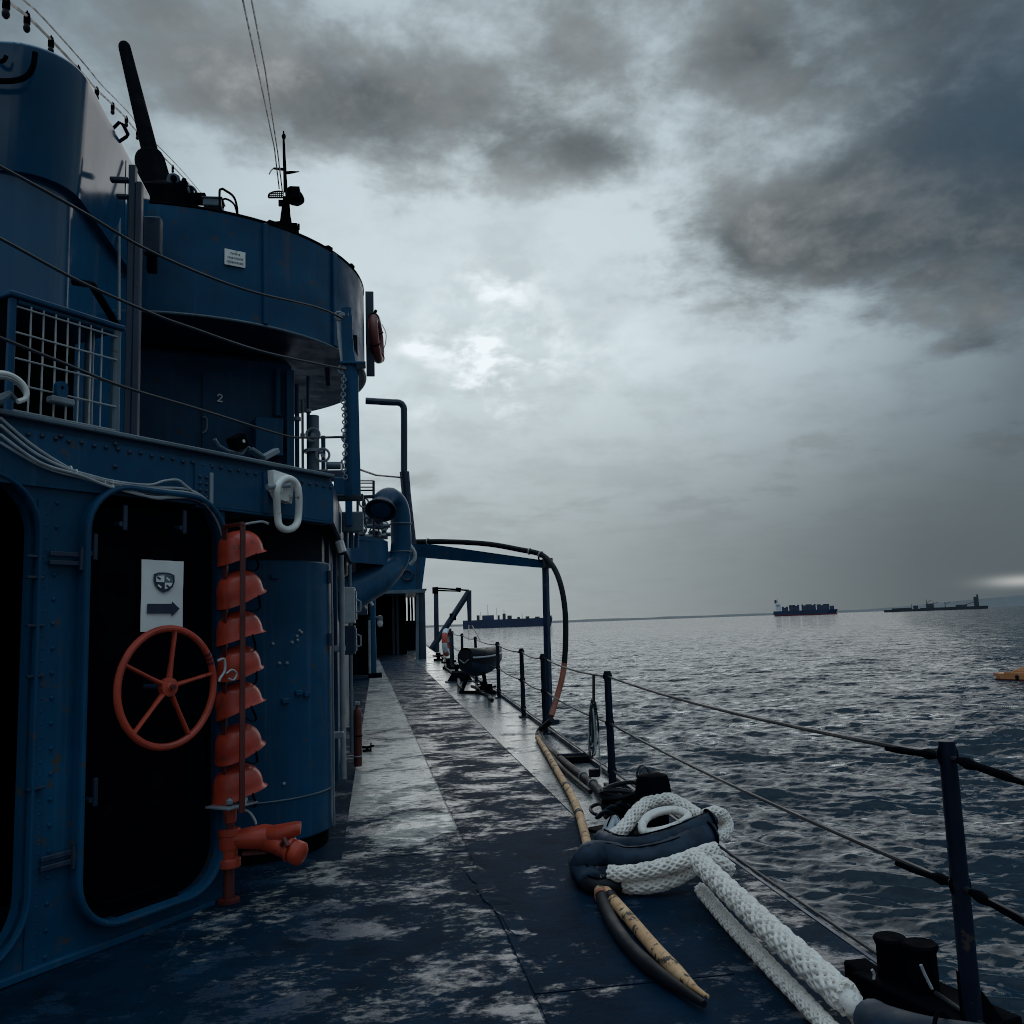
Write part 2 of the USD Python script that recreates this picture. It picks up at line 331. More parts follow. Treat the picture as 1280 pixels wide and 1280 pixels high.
def rrect(x0, y0, x1, y1, r): return sbox(x0 + r, y0 + r, x1 - r, y1 - r).buffer(r, quad_segs=8)
def dome(c, axis, r, h, n=8):
    return lathe([(r, 0), (r * .92, h * .5), (r * .6, h * .85), (.0005, h)], c, axis, n)
def braid(pts, R, strands=16, pitch=None, step=.010):
    """Plaited rope: half of the strands wind one way, half the other, passing over and under."""
    p = smoothline(pts, step); t, A, B = frames(p)
    s = np.r_[0, np.cumsum(np.linalg.norm(np.diff(p, axis=0), axis=1))]; pitch = R * 8.5; out = []
    h = strands // 2
    for k in range(strands):
        d = 1 if k < h else -1; ph = 2 * np.pi * (k % h) / h + (0 if d > 0 else np.pi / h)
        a = d * 2 * np.pi * s / pitch + ph
        rad = R * (.80 + .055 * d * np.cos(h * (2 * np.pi * s / pitch) + (k % 2) * np.pi))
        out.append(tube(p + rad[:, None] * (np.cos(a)[:, None] * A + np.sin(a)[:, None] * B), R * .21, 6))
    out.append(tube(p, R * .72, 10))
    return cat(out)
def sag(a, b, drop, n=10):
    t = np.linspace(0, 1, n)[:, None]; p = np.asarray(a) * (1 - t) + np.asarray(b) * t
    p[:, 2] -= drop * 4 * (t * (1 - t))[:, 0]; return p

# ================================================================ SEA, LAND, HULL, DECK
SEA = -3.0
def build_sea():
    r_ = np.r_[np.geomspace(3.0, 6, 60)[:-1], np.geomspace(6, 320, 1040), np.geomspace(322, 26000, 110)]
    a_ = np.radians(np.r_[np.linspace(2.5, 66, 620), np.linspace(69, 360, 90)])
    Rg, Ag = np.meshgrid(r_, a_, indexing='ij'); X, Y = Rg * np.sin(Ag), Rg * np.cos(Ag)
    cell = Rg * .0036 + .01 + np.where(Rg > 321, Rg * .05, 0); g = np.random.default_rng(3)
    Z, DX, DY = np.zeros_like(X), np.zeros_like(X), np.zeros_like(X)
    for i in range(64):
        L = .28 * (3.4 / .28) ** ((i / 63) ** 1.2); k = 2 * np.pi / L
        th = math.radians(212) + g.normal(0, .42)
        slope = .055 * (1.08 - .58 * i / 63); amp = slope / k
        fade = np.clip((L / cell - 2.2) / 2.5, 0, 1)
        ph = k * (X * math.sin(th) + Y * math.cos(th)) + g.uniform(0, 2 * np.pi)
        Z += amp * fade * np.cos(ph); DX -= .9 * amp * fade * math.sin(th) * np.sin(ph); DY -= .9 * amp * fade * math.cos(th) * np.sin(ph)
    gust = .75 + .5 * meshkit.fbm(np.stack([X / 14, Y / 9, 0 * X], -1), 3, 5)
    v = np.stack([X + DX * gust, Y + DY * gust, SEA + Z * gust], -1).reshape(-1, 3)
    nr, na = X.shape; i, j = np.meshgrid(np.arange(nr - 1), np.arange(na - 1), indexing='ij')
    q = (i * na + j).ravel()
    f = np.vstack([np.stack([q, q + na, q + na + 1], 1), np.stack([q, q + na + 1, q + 1], 1)])
    k = np.arange(nr - 1) * na + na - 1; z = np.arange(nr - 1) * na
    m = trimesh.Trimesh(v, f, process=False)
    if m.face_normals[0][2] < 0: m.invert()
    return m
single('sea', build_sea(), 'sea_water', 'dark choppy sea with grey reflections out to the horizon', kind='structure', smooth=True)

def far_at(px, py_water, dist):
    d = ray(px, py_water); d = unit(V(d[0], d[1], 0)); return V(d[0] * dist, d[1] * dist, SEA)
def land(name, pxs, heights, dist, label, thick=900):
    P0, P1, top = [], [], []
    for px, h in zip(pxs, heights):
        a = far_at(px, 770, dist); d = unit(V(a[0], a[1], 0)); P0.append(a); P1.append(a + d * thick); top.append(a + d * thick * .5 + V(0, 0, h))
    n = len(pxs); v = np.vstack([P0, top, P1]); f = []
    for i in range(n - 1):
        for a, b in ((0, n), (n, 2 * n)):
            f += [[a + i, a + i + 1, b + i + 1], [a + i, b + i + 1, b + i]]
    m = trimesh.Trimesh(v, f, process=False)
    single(name, m, 'far_land', label, kind='structure', smooth=True)
xs = np.linspace(380, 1500, 140)
land('coast', xs, 16 + 16 * meshkit.fbm(np.stack([xs / 35, xs * 0, xs * 0], -1), 4, 3), 9000, 'thin low coast along the horizon')
xs = np.linspace(1010, 1700, 90)
land('hills', xs, 12 + np.clip((xs - 1010) / 260, 0, 1) ** 1.4 * (120 + 70 * meshkit.fbm(np.stack([xs / 70, xs * 0, xs * 0], -1), 4, 9)), 14000, 'faint hills rising at the right end of the horizon', 3000)

EDGE = 1.87
def strip(x0f, x1f, y0, y1, h0, h1, ny=60):
    """A plate lying on the sloping deck between two side lines."""
    ys = np.linspace(y0, y1, ny); v, f = [], []
    for y in ys:
        a, b = x0f(y), x1f(y); v += [(a, y, dz(y) + h1), (b, y, dz(y) + h1), (b, y, dz(y) + h0), (a, y, dz(y) + h0)]
    for i in range(ny - 1):
        for k in range(4):
            p, q = i * 4 + k, i * 4 + (k + 1) % 4; f += [[p, q, q + 4], [p, q + 4, p + 4]]
    e = (ny - 1) * 4; f += [[0, 2, 1], [0, 3, 2], [e, e + 1, e + 2], [e, e + 2, e + 3]]
    m = trimesh.Trimesh(v, f, process=False)
    if m.volume < 0: m.invert()
    return m
def edge_x(y): return EDGE + .010 * min(max(y - 4, 0), 10)
XA = lambda y: .603 - .0235 * y
XB = lambda y: 1.345 - .0135 * y
md = thing('main_deck', 'long wet steel main deck with pale and dark walkway strips', None, kind='structure')
md.add('deck_plating', strip(lambda y: -6.0, edge_x, -8, 60, -.06, 0, 2 + 68), 'deck_plate', smooth=False)
cuts_dark = [(-2, 3.35), (3.36, 6.75), (6.76, 11.2), (11.21, 16.4), (16.41, 22.0), (22.01, 45)]
for a, b in cuts_dark: md.add('non_skid_strip', strip(lambda y: XA(y) + .012, XB, a, b, .001, .005 + .0008 * (a % 2), 24), 'deck_strip_dark', smooth=False)
cuts_pale = [(5.35, 7.3), (7.31, 9.7), (9.71, 14.2), (14.21, 19.0), (19.01, 28)]
for a, b in cuts_pale: md.add('walkway_strip', strip(lambda y: -.24, XA, a, b, .001, .0055, 24), 'deck_strip_pale', smooth=False)
md.add('walkway_strip', strip(lambda y: -.9, XA, -2, 5.34, .001, .0042, 24), 'deck_strip_pale', smooth=False, label='near walkway strip of dark worn paint')
md.add('waterway', strip(lambda y: XB(y) + .012, lambda y: edge_x(y) - .07, 5.2, 60, .001, .003, 60), 'deck_waterway', smooth=False, label='smooth pale wet waterway along the deck edge')
md.add('waterway', strip(lambda y: 1.60, lambda y: edge_x(y) - .012, -2, 5.19, .001, .003, 30), 'deck_edge_plate', smooth=False, label='blue-grey near end of the waterway')
md.add('waterway_coaming', strip(lambda y: edge_x(y) - .065, lambda y: edge_x(y) - .03, 6.2, 60, -.001, .045, 60), 'dark_navy_paint', smooth=False)
md.add('deck_edge_angle', strip(lambda y: edge_x(y) - .006, lambda y: edge_x(y) + .012, -8, 60, -.10, .004, 60), 'dark_navy_paint', smooth=False)
ww = [(XA(y) + .006 + .012 * math.sin(y * 9) * (y < 5), y, dz(y) + .002) for y in np.arange(4.6, 20, .05)]
md.add('weld_seam', tube(ww, .006, 5), 'deck_strip_pale')
# lifted, torn piece of matting by the seam
g2 = np.random.default_rng(5); tp = []
c0, c1 = deck(590, 1085), deck(655, 1170)
for t in np.linspace(0, 1, 14):
    p = c0 * (1 - t) + c1 * t
    for o in (-1, 1): tp.append(p + V(.045 * o + g2.normal(0, .012), g2.normal(0, .02), .004 * (1 - abs(2 * t - 1)) + g2.uniform(.004, .010)))
tv = np.array(tp); tf = [];
for i in range(13): tf += [[2 * i, 2 * i + 1, 2 * i + 3], [2 * i, 2 * i + 3, 2 * i + 2]]
tm = trimesh.Trimesh(np.vstack([tv, tv - V(0, 0, .012)]), np.vstack([tf, np.array(tf)[:, ::-1] + 28] + [[[a, a + 28, b + 28], [a, b + 28, b]] for a, b in [(2 * i, 2 * i + 2) for i in range(13)]] + [[[b, b + 28, a + 28], [b, a + 28, a]] for a, b in [(2 * i + 1, 2 * i + 3) for i in range(13)]]), process=False)
md.add('torn_matting', tm, 'deck_strip_pale', smooth=False)
hs = []
for y in np.linspace(-8, 60, 30):
    hs.append([(edge_x(y), y, dz(y) - .061), (edge_x(y) - .12, y, SEA + 1.2), (edge_x(y) - .3, y, SEA - 1.5)])
hv = np.array(hs).reshape(-1, 3); hf = []
for i in range(29):
    for k in range(2): a = i * 3 + k; hf += [[a, a + 1, a + 4], [a, a + 4, a + 3]]
md.add('hull_side', trimesh.Trimesh(hv, hf, process=False), 'navy_paint', smooth=True)

# ================================================================ DECKHOUSE WALL WITH DOORS
HD = math.radians(37.5)
U = V(math.sin(HD), math.cos(HD), 0); N = V(U[1], -U[0], 0); UP = V(0, 0, 1)
W0 = V(-1.058, 4.454, 0)
WAX = np.array([U, N, UP])                   # for boxes on the wall: along, out, up
def wp(t, z, o=0.0): return W0 + U * t + N * o + V(0, 0, z)
def onw(px, py, o=0.0): return onplane(px, py, W0 + N * o, N)
def wt(px, py, o=0.0):
    p = onw(px, py, o); return (p - W0) @ U, p[2]
def wext(poly, o0, o1): return extr(poly, W0, U, UP, o0, o1)
T_R = wt(275, 690)[0] + .01                  # right end of the door
D0, D1 = wt(99, 880)[0], wt(271, 760)[0]; DZ0, DZ1 = wt(170, 1138)[1], wt(190, 619)[1]
L1 = wt(37, 900)[0]; L0 = L1 - .74; LZ0, LZ1 = DZ0 - .03, DZ1 + .0
DECKZ = 2.335
dh = thing('deckhouse', 'dark blue riveted deckhouse side with a black oval door and an open doorway', 'deckhouse', at=W0)
door_hole = rrect(D0, DZ0, D1, DZ1, .21); left_hole = rrect(L0, LZ0, L1, LZ1, .23)
TE = D1 + .05
wallp = sbox(-3.4, -.05, TE, DECKZ - .045).difference(door_hole).difference(left_hole)
dh.add('wall', wext(wallp, -.03, 0), 'navy_paint', smooth=False)
dh.add('return_wall', obox(wp(TE - .011, 1.12, -.58), (.02, 1.08, 2.3), WAX, .002), 'navy_paint', smooth=False)
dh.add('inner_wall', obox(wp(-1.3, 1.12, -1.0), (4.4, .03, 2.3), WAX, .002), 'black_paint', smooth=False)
# the near door: raised rim, leaf, dogs and hinges
rim = rrect(D0 - .022, DZ0 - .022, D1 + .022, DZ1 + .022, .23).difference(rrect(D0, DZ0, D1, DZ1, .21))
def loop3(t0, z0, t1, z1, r, o):
    c = np.array(rrect(t0, z0, t1, z1, r).exterior.coords)[:-1]; return np.array([wp(a, b, o) for a, b in c])
dh.add('door_frame', cat([wext(rim, -.06, .045), tube(loop3(D0 - .012, DZ0 - .012, D1 + .012, DZ1 + .012, .22, .048), .014, 8, True)]), 'navy_paint')
lr = rrect(L0 - .02, LZ0 - .02, L1 + .02, LZ1 + .02, .25).difference(rrect(L0, LZ0, L1, LZ1, .23))
dh.add('door_frame', cat([wext(lr, -.08, .02), tube(loop3(L0 - .008, LZ0 - .008, L1 + .008, LZ1 + .008, .24, .022), .008, 8, True)]), 'navy_paint', label='rim of the open doorway at the left')
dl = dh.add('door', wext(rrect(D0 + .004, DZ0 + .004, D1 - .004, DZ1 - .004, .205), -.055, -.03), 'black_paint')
dl.add('stiffener', cat([tube(loop3(D0 + .05, DZ0 + .06, D1 - .05, DZ1 - .05, .17, -.026), .010, 6, True)]), 'black_paint')
for (px, py) in ((112, 692), (112, 1000), (150, 655), (225, 660)):
    t, z = wt(px, py); q = wp(t, z, -.01)
    dl.add('dog_handle', cat([rod(wp(t, z, -.03), wp(t, z, .01), .012), obox(wp(t + .02, z + .03, .008), (.022, .016, .12), WAX @ np.eye(3), .005)]), 'dark_navy_paint')
for zz in (wt(80, 698)[1], wt(75, 1072)[1]):
    h = dh.add('hinge', cat([obox(wp(D0 - .10, zz + .016, .02), (.14, .016, .022), WAX, .004), obox(wp(D0 - .10, zz - .022, .02), (.14, .016, .022), WAX, .004), rod(wp(D0 - .025, zz - .05, .03), wp(D0 - .025, zz + .05, .03), .013)]), 'dark_navy_paint')
# plate butts and rivets
riv = []
for c, (px, sp) in enumerate(((50, .052), (64, .104))):
    t = wt(px, 900)[0]
    for z in np.arange(.12, 2.0, sp): riv.append(dome(wp(t + .006 * math.sin(z * 3), z, 0), N, .0095, .008))
dh.add('rivets', cat(riv), 'navy_paint', kind='stuff')
t50 = wt(45, 900)[0]
dh.add('butt_strap', cat([obox(wp(t50 + .004, 1.0, .003), (.055, .006, 2.0), WAX, .002)]), 'navy_paint', smooth=False)
for py in (696, 722, 782, 845, 985):
    t, z = wt(45, py); dh.add('step_bracket', obox(wp(t - .012, z, .012), (.075, .022, .012), WAX, .003), 'dark_navy_paint')
dh.add('sill_angle', cat([obox(wp(-1.5, .085, .015), (3.7, .03, .03), WAX, .004)]), 'navy_paint')

# handwheel standing in front of the door
hub = onw(210, 859, .13)
hw = thing('handwheel', 'red five-spoked valve handwheel in front of the black door', 'handwheel', at=hub)
Rw = .270
hw.add('rim', cat([ring(hub, N, Rw, .0165, 72, 10)]), 'red_paint')
for k in range(5):
    a = math.radians(82 - 72 * k); d = U * math.cos(a) + UP * math.sin(a)
    hw.add('spoke', tube([hub + d * .03, hub + d * .12, hub + d * (Rw - .004)], [.017, .0125, .013], 10, flat=.75), 'red_paint')
hw.add('hub', lathe([(.0, .028), (.018, .028), (.022, .022), (.043, .018), (.046, .0), (.043, -.016), (.0, -.018)][::-1], hub, N, 24), 'red_paint')
hw.add('nut', lathe([(.0, .042), (.013, .042), (.014, .026)][::-1], hub, N, 6), 'dark_red_paint', smooth=False)
hw.add('grip_tape', cat([ring(hub, N, Rw, .0185, 7, 10, a, a + .05) for a in (math.radians(200), math.radians(205), math.radians(210))]), 'dark_red_paint')
hw.add('spindle', rod(hub - N * .155, hub - N * .012, .014), 'dark_navy_paint')
# paper sign on the door
c00, c10, c01 = wt(175, 790, -.02), wt(228, 790, -.02), wt(175, 699, -.02)
sg0, sg1, sz0, sz1 = c00[0], c10[0], c00[1], c01[1]; sw, sh = sg1 - sg0, sz1 - sz0
sgn = thing('paper_sign', 'white paper sign with shield emblem above a right-pointing arrow', 'sign', at=wp(sg0, sz0, -.02))
nx_, ny_ = 9, 15; pv = []
for j in range(ny_):
    for i in range(nx_):
        u, w = i / (nx_ - 1), j / (ny_ - 1); pv.append(wp(sg0 + sw * u, sz0 + sh * w, -.018 + .004 * math.sin(u * 4 + w * 3) * w))
pf = [];
for j in range(ny_ - 1):
    for i in range(nx_ - 1): a = j * nx_ + i; pf += [[a, a + 1, a + nx_ + 1], [a, a + nx_ + 1, a + nx_]]
pm = trimesh.Trimesh(pv, pf, process=False); pv2 = np.array(pv) - N * .001
sgn.add('sheet', trimesh.Trimesh(np.vstack([pv, pv2]), np.vstack([pf, np.array(pf)[:, ::-1] + len(pv)]), process=False), 'paper', smooth=True)
def sp(u, w): return (sg0 + sw * u, sz0 + sh * w)
def sig(poly, o=.0): return wext(poly, -.013 + o, -.0115 + o)
def sget(pts): return Polygon([sp(*p) for p in pts])
shield = sget([(.27, .80), (.38, .825), (.52, .83), (.66, .82), (.76, .795), (.77, .71), (.73, .63), (.62, .57), (.51, .545), (.41, .575), (.31, .64), (.27, .71)])
em = sgn.add('shield_emblem', sig(shield), 'ink', smooth=False)
inner = affinity.scale(shield, .80, .70); cx, cy = sp(.52, .69); 
em.add('quarter', sig(inner.intersection(sbox(cx - 1, cy, cx - .002, cy + .035)), .0016), 'paper', smooth=False)
em.add('quarter', sig(inner.intersection(sbox(cx + .002, cy - 1, cx + 1, cy - .002)), .0016), 'paper', smooth=False)
em.add('quarter', sig(inner.intersection(sbox(cx + .002, cy, cx + 1, cy + .035)).buffer(-.001), .0016), 'ink_grey', smooth=False)
em.add('top_band', sig(sget([(.33, .795), (.52, .81), (.71, .79), (.71, .775), (.52, .785), (.33, .775)]), .0016), 'ink_grey', smooth=False)
for (a, b, w) in ((.38, .745, 'ink'), (.60, .63, 'ink'), (.40, .63, 'paper'), (.60, .735, 'paper')):
    x, y = sp(a, b); em.add('charge', sig(affinity.rotate(sbox(x - .011, y - .0045, x + .011, y + .0045), -32), .0032), w, smooth=False)
sgn.add('arrow', sig(sget([(.13, .385), (.71, .385), (.71, .42), (.90, .315), (.71, .21), (.71, .25), (.13, .25)])), 'ink', smooth=False)

# ================================================================ UPPER DECK
CORNER = wp(wt(413, 600)[0], 0)
TC = wt(413, 600)[0]
ud = thing('upper_deck', 'overhanging blue upper deck with riveted edge girder above the doorway', 'upper deck', at=wp(0, 2.05))
outl = [wp(-4, 0)[:2], CORNER[:2], (-.28, 8.8), (.04, 9.3), (.10, 9.6), (.10, 10.7), (.0, 11.2), (-.30, 11.8), (-.5, 24), (-6, 24), (-6, 2)]
ud.add('deck_plate', extr(Polygon(outl), (0, 0, 0), (1, 0, 0), (0, 1, 0), DECKZ - .04, DECKZ), 'navy_paint', smooth=False)
ZB = 2.06; TS = wt(243, 580)[0]
ud.add('edge_girder', wext(Polygon([(-4, ZB - .04), (TS - .05, ZB), (TC, ZB), (TC, DECKZ - .041), (-4, DECKZ - .041)]), .002, .020), 'navy_paint', smooth=False)
ud.add('edge_angle', cat([obox(wp((TC - 4) / 2, DECKZ + .006, .012), (TC + 4, .055, .022), WAX, .006)]), 'grey_paint')
ud.add('butt_plate', wext(rrect(TS - .02, ZB + .01, TS + .085, DECKZ - .06, .02), .0205, .027), 'navy_paint', smooth=False)
ud.add('butt_plate', wext(sbox(wt(328, 600)[0] - .02, ZB, wt(328, 600)[0] + .012, DECKZ - .045), .0205, .030), 'navy_paint', smooth=False)
riv = [dome(wp(t, DECKZ - .065 + .003 * math.sin(t * 40), .0205), N, .011, .010) for t in np.arange(-1.3, TC, .062)]
riv += [dome(wp(TS + x, ZB + z, .0275), N, .010, .009) for x in (.012, .055) for z in (.04, .075, .11, .145)]
riv += [dome(wp(wt(140, y)[0], wt(140, y)[1], .0205), N, .012, .012) for y in (556, 584, 604)] + [dome(wp(*wt(72, 546), .0205), N, .012, .012)]
ud.add('rivets', cat(riv), 'dark_navy_paint', kind='stuff')
ud.add('bottom_flange', obox(wp((TC + TS) / 2, ZB - .008, -.02), (TC - TS, .08, .014), WAX, .003), 'navy_paint')
for px in (300, 360, 405):
    t = wt(px, 640)[0]; ud.add('deck_beam', obox(wp(t, DECKZ - .12, -.75), (.012, 1.4, .15), WAX, .002), 'dark_navy_paint', smooth=False)
ud.add('cable_hanger', obox(wp(wt(259, 612)[0], wt(259, 612)[1], .03), (.022, .012, .17), WAX, .003), 'steel_grey')
side = Polygon([(5.45, ZB), (8.8, ZB), (8.8, DECKZ - .041), (5.45, DECKZ - .041)])
ud.add('side_girder', extr(side, (-.29, 0, 0), (0, 1, 0), UP, -.0, .02), 'navy_paint', smooth=False)
# sponson with the ventilator, farther along
sp_out = [(-.28, 8.82), (.04, 9.3), (.10, 9.6), (.10, 10.7), (.0, 11.2), (-.28, 11.8)]
sv, sf = [], []
for (x, y) in sp_out: sv += [(x, y, DECKZ - .041), (x, y, DECKZ - .27), (x - .02, y, DECKZ - .27), (x - .02, y, DECKZ - .041)]
for i in range(len(sp_out) - 1):
    for k in range(4): a, b = i * 4 + k, i * 4 + (k + 1) % 4; sf += [[a, b, b + 4], [a, b + 4, a + 4]]
ud.add('sponson_girder', trimesh.Trimesh(sv, sf, process=False), 'navy_paint', smooth=False)

# cables clipped along the wall
cb = [[(0, 522), (40, 556), (88, 586), (130, 604), (190, 609), (236, 612), (262, 628)],
      [(0, 531), (45, 567), (95, 590), (140, 603), (200, 612), (240, 617), (262, 632)],
      [(0, 543), (50, 578), (100, 594), (140, 609), (190, 621), (238, 620), (263, 634)],
      [(0, 553), (55, 584), (105, 598), (150, 612), (200, 618), (245, 625), (265, 640), (278, 670), (280, 700)],
      [(90, 588), (140, 601), (185, 606), (205, 601), (222, 600), (233, 608), (258, 628)],
      [(150, 608), (190, 622), (215, 622), (240, 622), (262, 630)]]
for i, line in enumerate(cb):
    ct = thing('cable', ['thin grey cable, uppermost of those looping over the black door', 'grey cable just below the uppermost one over the black door', 'grey cable sagging lowest above the black door', 'long grey cable that runs on down beside the orange helmets', 'short grey cable rising in a hump above the black door', 'short grey cable tied under the bundle above the black door'][i], 'cable', at=onw(*line[0], .03), group='cables over the black door')
    ct.add('sheath', tube(smoothline([onw(px, py, .035 + .006 * (i % 3)) for px, py in line], .02), .0062, 6), 'cable_grey')
    if i < 3: ct.add('cable_tie', cat([ring(onw(px, py, .035), U, .011, .003, 10, 5) for px, py in (line[2], line[3])]), 'white_paint')

# white shackle link on the girder
wl = thing('chain_link', 'white painted oval link hanging from a white bracket on the girder', 'chain link', at=onw(345, 610, .03))
wl.add('bracket', wext(Polygon([wt(330, 590), (wt(352, 597)), wt(354, 612), wt(352, 630), wt(336, 624), wt(331, 614)]).buffer(.004), .031, .075), 'white_paint', smooth=False)
lp = [(346, 614), (347, 645), (350, 658), (360, 662), (370, 656), (373, 642), (373, 615), (369, 603), (359, 598), (350, 603)]
wl.add('link', tube(smoothline([onw(px, py, .10 - .03 * (py > 640)) for px, py in lp], .01, True), .0205, 12, True), 'white_paint')
wl.add('pin', rod(onw(334, 609, .09), onw(362, 606, .105), .016), 'steel_grey')
wl.add('swivel', rod(onw(350, 612, .02), onw(350, 612, .10), .018), 'white_paint')

# white curled pipe fairlead at the left end of the deck edge
fl = thing('fairlead', 'pale curled fairlead on the upper deck edge at the far left', 'fairlead', at=onw(10, 500, .05))
fl.add('horn', tube(smoothline([onw(px, py, .07) for px, py in [(-14, 468), (0, 466), (14, 469), (26, 477), (33, 488), (32, 498), (22, 502)]], .01), .011, 8), 'white_paint')
fl.add('horn', tube(smoothline([onw(px, py, .05) for px, py in [(-14, 474), (4, 472), (18, 477), (28, 486), (32, 494)]], .01), .008, 8), 'cable_grey')
fl.add('foot', tube([onw(px, py, .05) for px, py in [(-16, 503), (0, 500), (12, 492), (22, 502)]], [.02, .024, .014, .010], 8), 'grey_paint')

# lifelines of the upper deck
def up_wire(pts, label, r=.0075, o=.02): 
    t = thing('guard_wire', label, 'guard wire', at=onw(*pts[0], o), group='guard wires of the upper deck')
    t.add('wire', tube(smoothline([onw(px, py, o) for px, py in pts], .05), r, 6), 'wire_black')
    return t
up_wire([(-60, 180), (0, 208), (100, 263), (190, 315), (300, 360), (395, 384), (428, 398)], 'topmost black guard wire crossing in front of the gun tub')
w = up_wire([(-60, 270), (0, 298), (100, 352), (193, 393), (240, 410), (330, 440), (432, 462)], 'middle guard wire running below the rim of the gun tub')
up_wire([(-60, 398), (0, 422), (70, 450), (150, 482), (250, 512), (350, 543), (380, 547), (432, 546)], 'lowest guard wire just above the upper deck edge')

# wire mesh locker
ML = -.10
lk = thing('mesh_locker', 'dark locker with a pale wire mesh front on the upper deck', 'locker', at=onw(75, 520, ML))
(t0, zb), (t1, _) = wt(8, 500, ML), wt(146, 520, ML); zt = wt(75, 378, ML)[1] + .10; zt = wt(12, 372, ML)[1]; zt1 = wt(146, 412, ML)[1]; ztop = (zt + zt1) / 2; zb = DECKZ + .012
lk.add('case', cat([obox(wp((t0 + t1) / 2, (zb + ztop) / 2, ML - .34), (t1 - t0, .02, ztop - zb), WAX), obox(wp(t0 + .01, (zb + ztop) / 2, ML - .17), (.02, .34, ztop - zb), WAX), obox(wp((t0 + t1) / 2, zb + .01, ML - .17), (t1 - t0 - .03, .32, .02), WAX)]), 'black_paint')
lk.add('lid', obox(wp((t0 + t1) / 2, ztop + .012, ML - .16), (t1 - t0 + .04, .38, .024), WAX), 'navy_paint')
lk.add('frame_post', obox(wp(t1 - .012, (zb + ztop) / 2, ML), (.04, .03, ztop - zb), WAX), 'grey_paint')
lk.add('frame_post', obox(wp(t0 + .01, (zb + ztop) / 2, ML), (.03, .03, ztop - zb), WAX), 'navy_paint')
lk.add('frame_rail', obox(wp((t0 + t1) / 2, ztop - .012, ML + .001), (t1 - t0 - .06, .026, .022), WAX), 'navy_paint')
for t in np.linspace(t0 + .03, t1 - .04, 9)[1:-1]: lk.add('mesh_bar', rod(wp(t, zb + .01, ML + .012), wp(t, ztop - .02, ML + .012), .0042, n=6), 'cable_grey')
for z in np.linspace(zb + .04, ztop - .04, 5): lk.add('mesh_bar', rod(wp(t0 + .02, z, ML + .018), wp(t1 - .02, z, ML + .018), .0042, n=6), 'cable_grey')
pr, pc = wt(128, 440, ML), 0
lk.add('pipe', rod(wp(t1 - .07, zb, ML - .12), wp(t1 - .07, ztop, ML - .12), .022), 'grey_paint')
vb = onw(76, 492, ML + .05)
vv = thing('deck_lug', 'small blue eye lug on a pale block at the foot of the mesh locker', 'lug', at=vb)
vv.add('block', obox(vb + V(0, 0, -.035), (.11, .05, .03), WAX), 'steel_grey')
vv.add('eye', extr(rrect(-.028, -.02, .028, .055, .025).difference(Point(0, .025).buffer(.009)), vb, U, UP, -.012, .012), 'navy_paint')

# ================================================================ CASING (upper left)
cs = thing('funnel_casing', 'big rounded blue steel casing with flared upper part and glossy side', 'casing', at=(-2.6, 6, DECKZ))
XS = -1.70
def rbox_out(x0, y0, x1, y1, r): return rrect(x0, y0, x1, y1, r)
up_poly = Polygon([(-5, 4.97), (XS - .30, 4.97)] + [(XS - .30 + .30 * math.sin(a), 5.31 - .34 * math.cos(a)) for a in np.linspace(0, np.pi / 2, 12)] + [(XS, 6.75), (-5, 6.75)])
def tapered(poly, z0, z1, inset, zs=10, top=.035):
    """A body whose plan shrinks downwards and whose top edge is rounded."""
    c = np.array(poly.exterior.coords)[:-1]; rings = []
    for t in np.linspace(0, 1, zs):
        cc = c + (np.array([-3.2, 6.2]) - c) * 0; q = c.copy(); q[:, 1] += (1 - t) * inset * (q[:, 1] < 5.9); q[:, 0] -= (1 - t) * inset * .5 * (q[:, 0] > -3); rings.append(np.c_[q, np.full(len(q), z0 + (z1 - top - z0) * t)])
    for a in np.linspace(0, np.pi / 2, 6)[1:]:
        d = top * (1 - math.cos(a)); q = np.array(poly.buffer(-d, join_style=2).exterior.coords)[:-1] if False else c.copy()
        q[:, 1] += d * (q[:, 1] < 5.9); q[:, 0] -= d * (q[:, 0] > -3); rings.append(np.c_[q, np.full(len(q), z1 - top + top * math.sin(a))])
    n = len(c); v = np.vstack(rings); f = []
    for i in range(len(rings) - 1):
        for k in range(n): a, b = i * n + k, i * n + (k + 1) % n; f += [[a, b, b + n], [a, b + n, a + n]]
    from scipy.spatial import Delaunay
    v = np.vstack([v, [np.r_[c.mean(0), z1], np.r_[c.mean(0), z0]]]); e = (len(rings) - 1) * n
    for k in range(n): f += [[e + k, e + (k + 1) % n, len(v) - 2], [(k + 1) % n, k, len(v) - 1]]
    m = trimesh.Trimesh(v, f, process=False)
    if m.volume < 0: m.invert()
    return m
Z_UP0, Z_UP1 = aty(0, 197, 5.0)[2], aty(20, 51, 4.985)[2]
cs.add('upper_body', tapered(up_poly, Z_UP0, Z_UP1, .17), 'casing_paint', smooth=40)
lowp = Polygon([(-5, 5.16), (XS - .46, 5.16)] + [(XS - .46 + .33 * math.sin(a), 5.49 - .33 * math.cos(a)) for a in np.linspace(0, np.pi / 2, 10)] + [(XS - .13, 6.74), (-5, 6.74)])
cs.add('lower_body', tapered(lowp, DECKZ, Z_UP0 + .02, 0.0, 2, .01), 'casing_paint', smooth=40)
hc = aty(15, 72, 4.79)
cs.add('grab_rail', tube(smoothline([aty(px, py, 4.94) for px, py in [(-30, 98), (-8, 101), (16, 101), (32, 96), (41, 84), (44, 66)]], .01), .016, 8), 'black_paint')
cs.add('grab_rail', tube(smoothline([aty(px, py, 4.94) for px, py in [(-14, 66), (-4, 76), (4, 76), (8, 70)]], .01), .012, 8), 'black_paint')
sq = [(140, 162), (150, 152), (156, 160), (160, 168), (150, 178)]
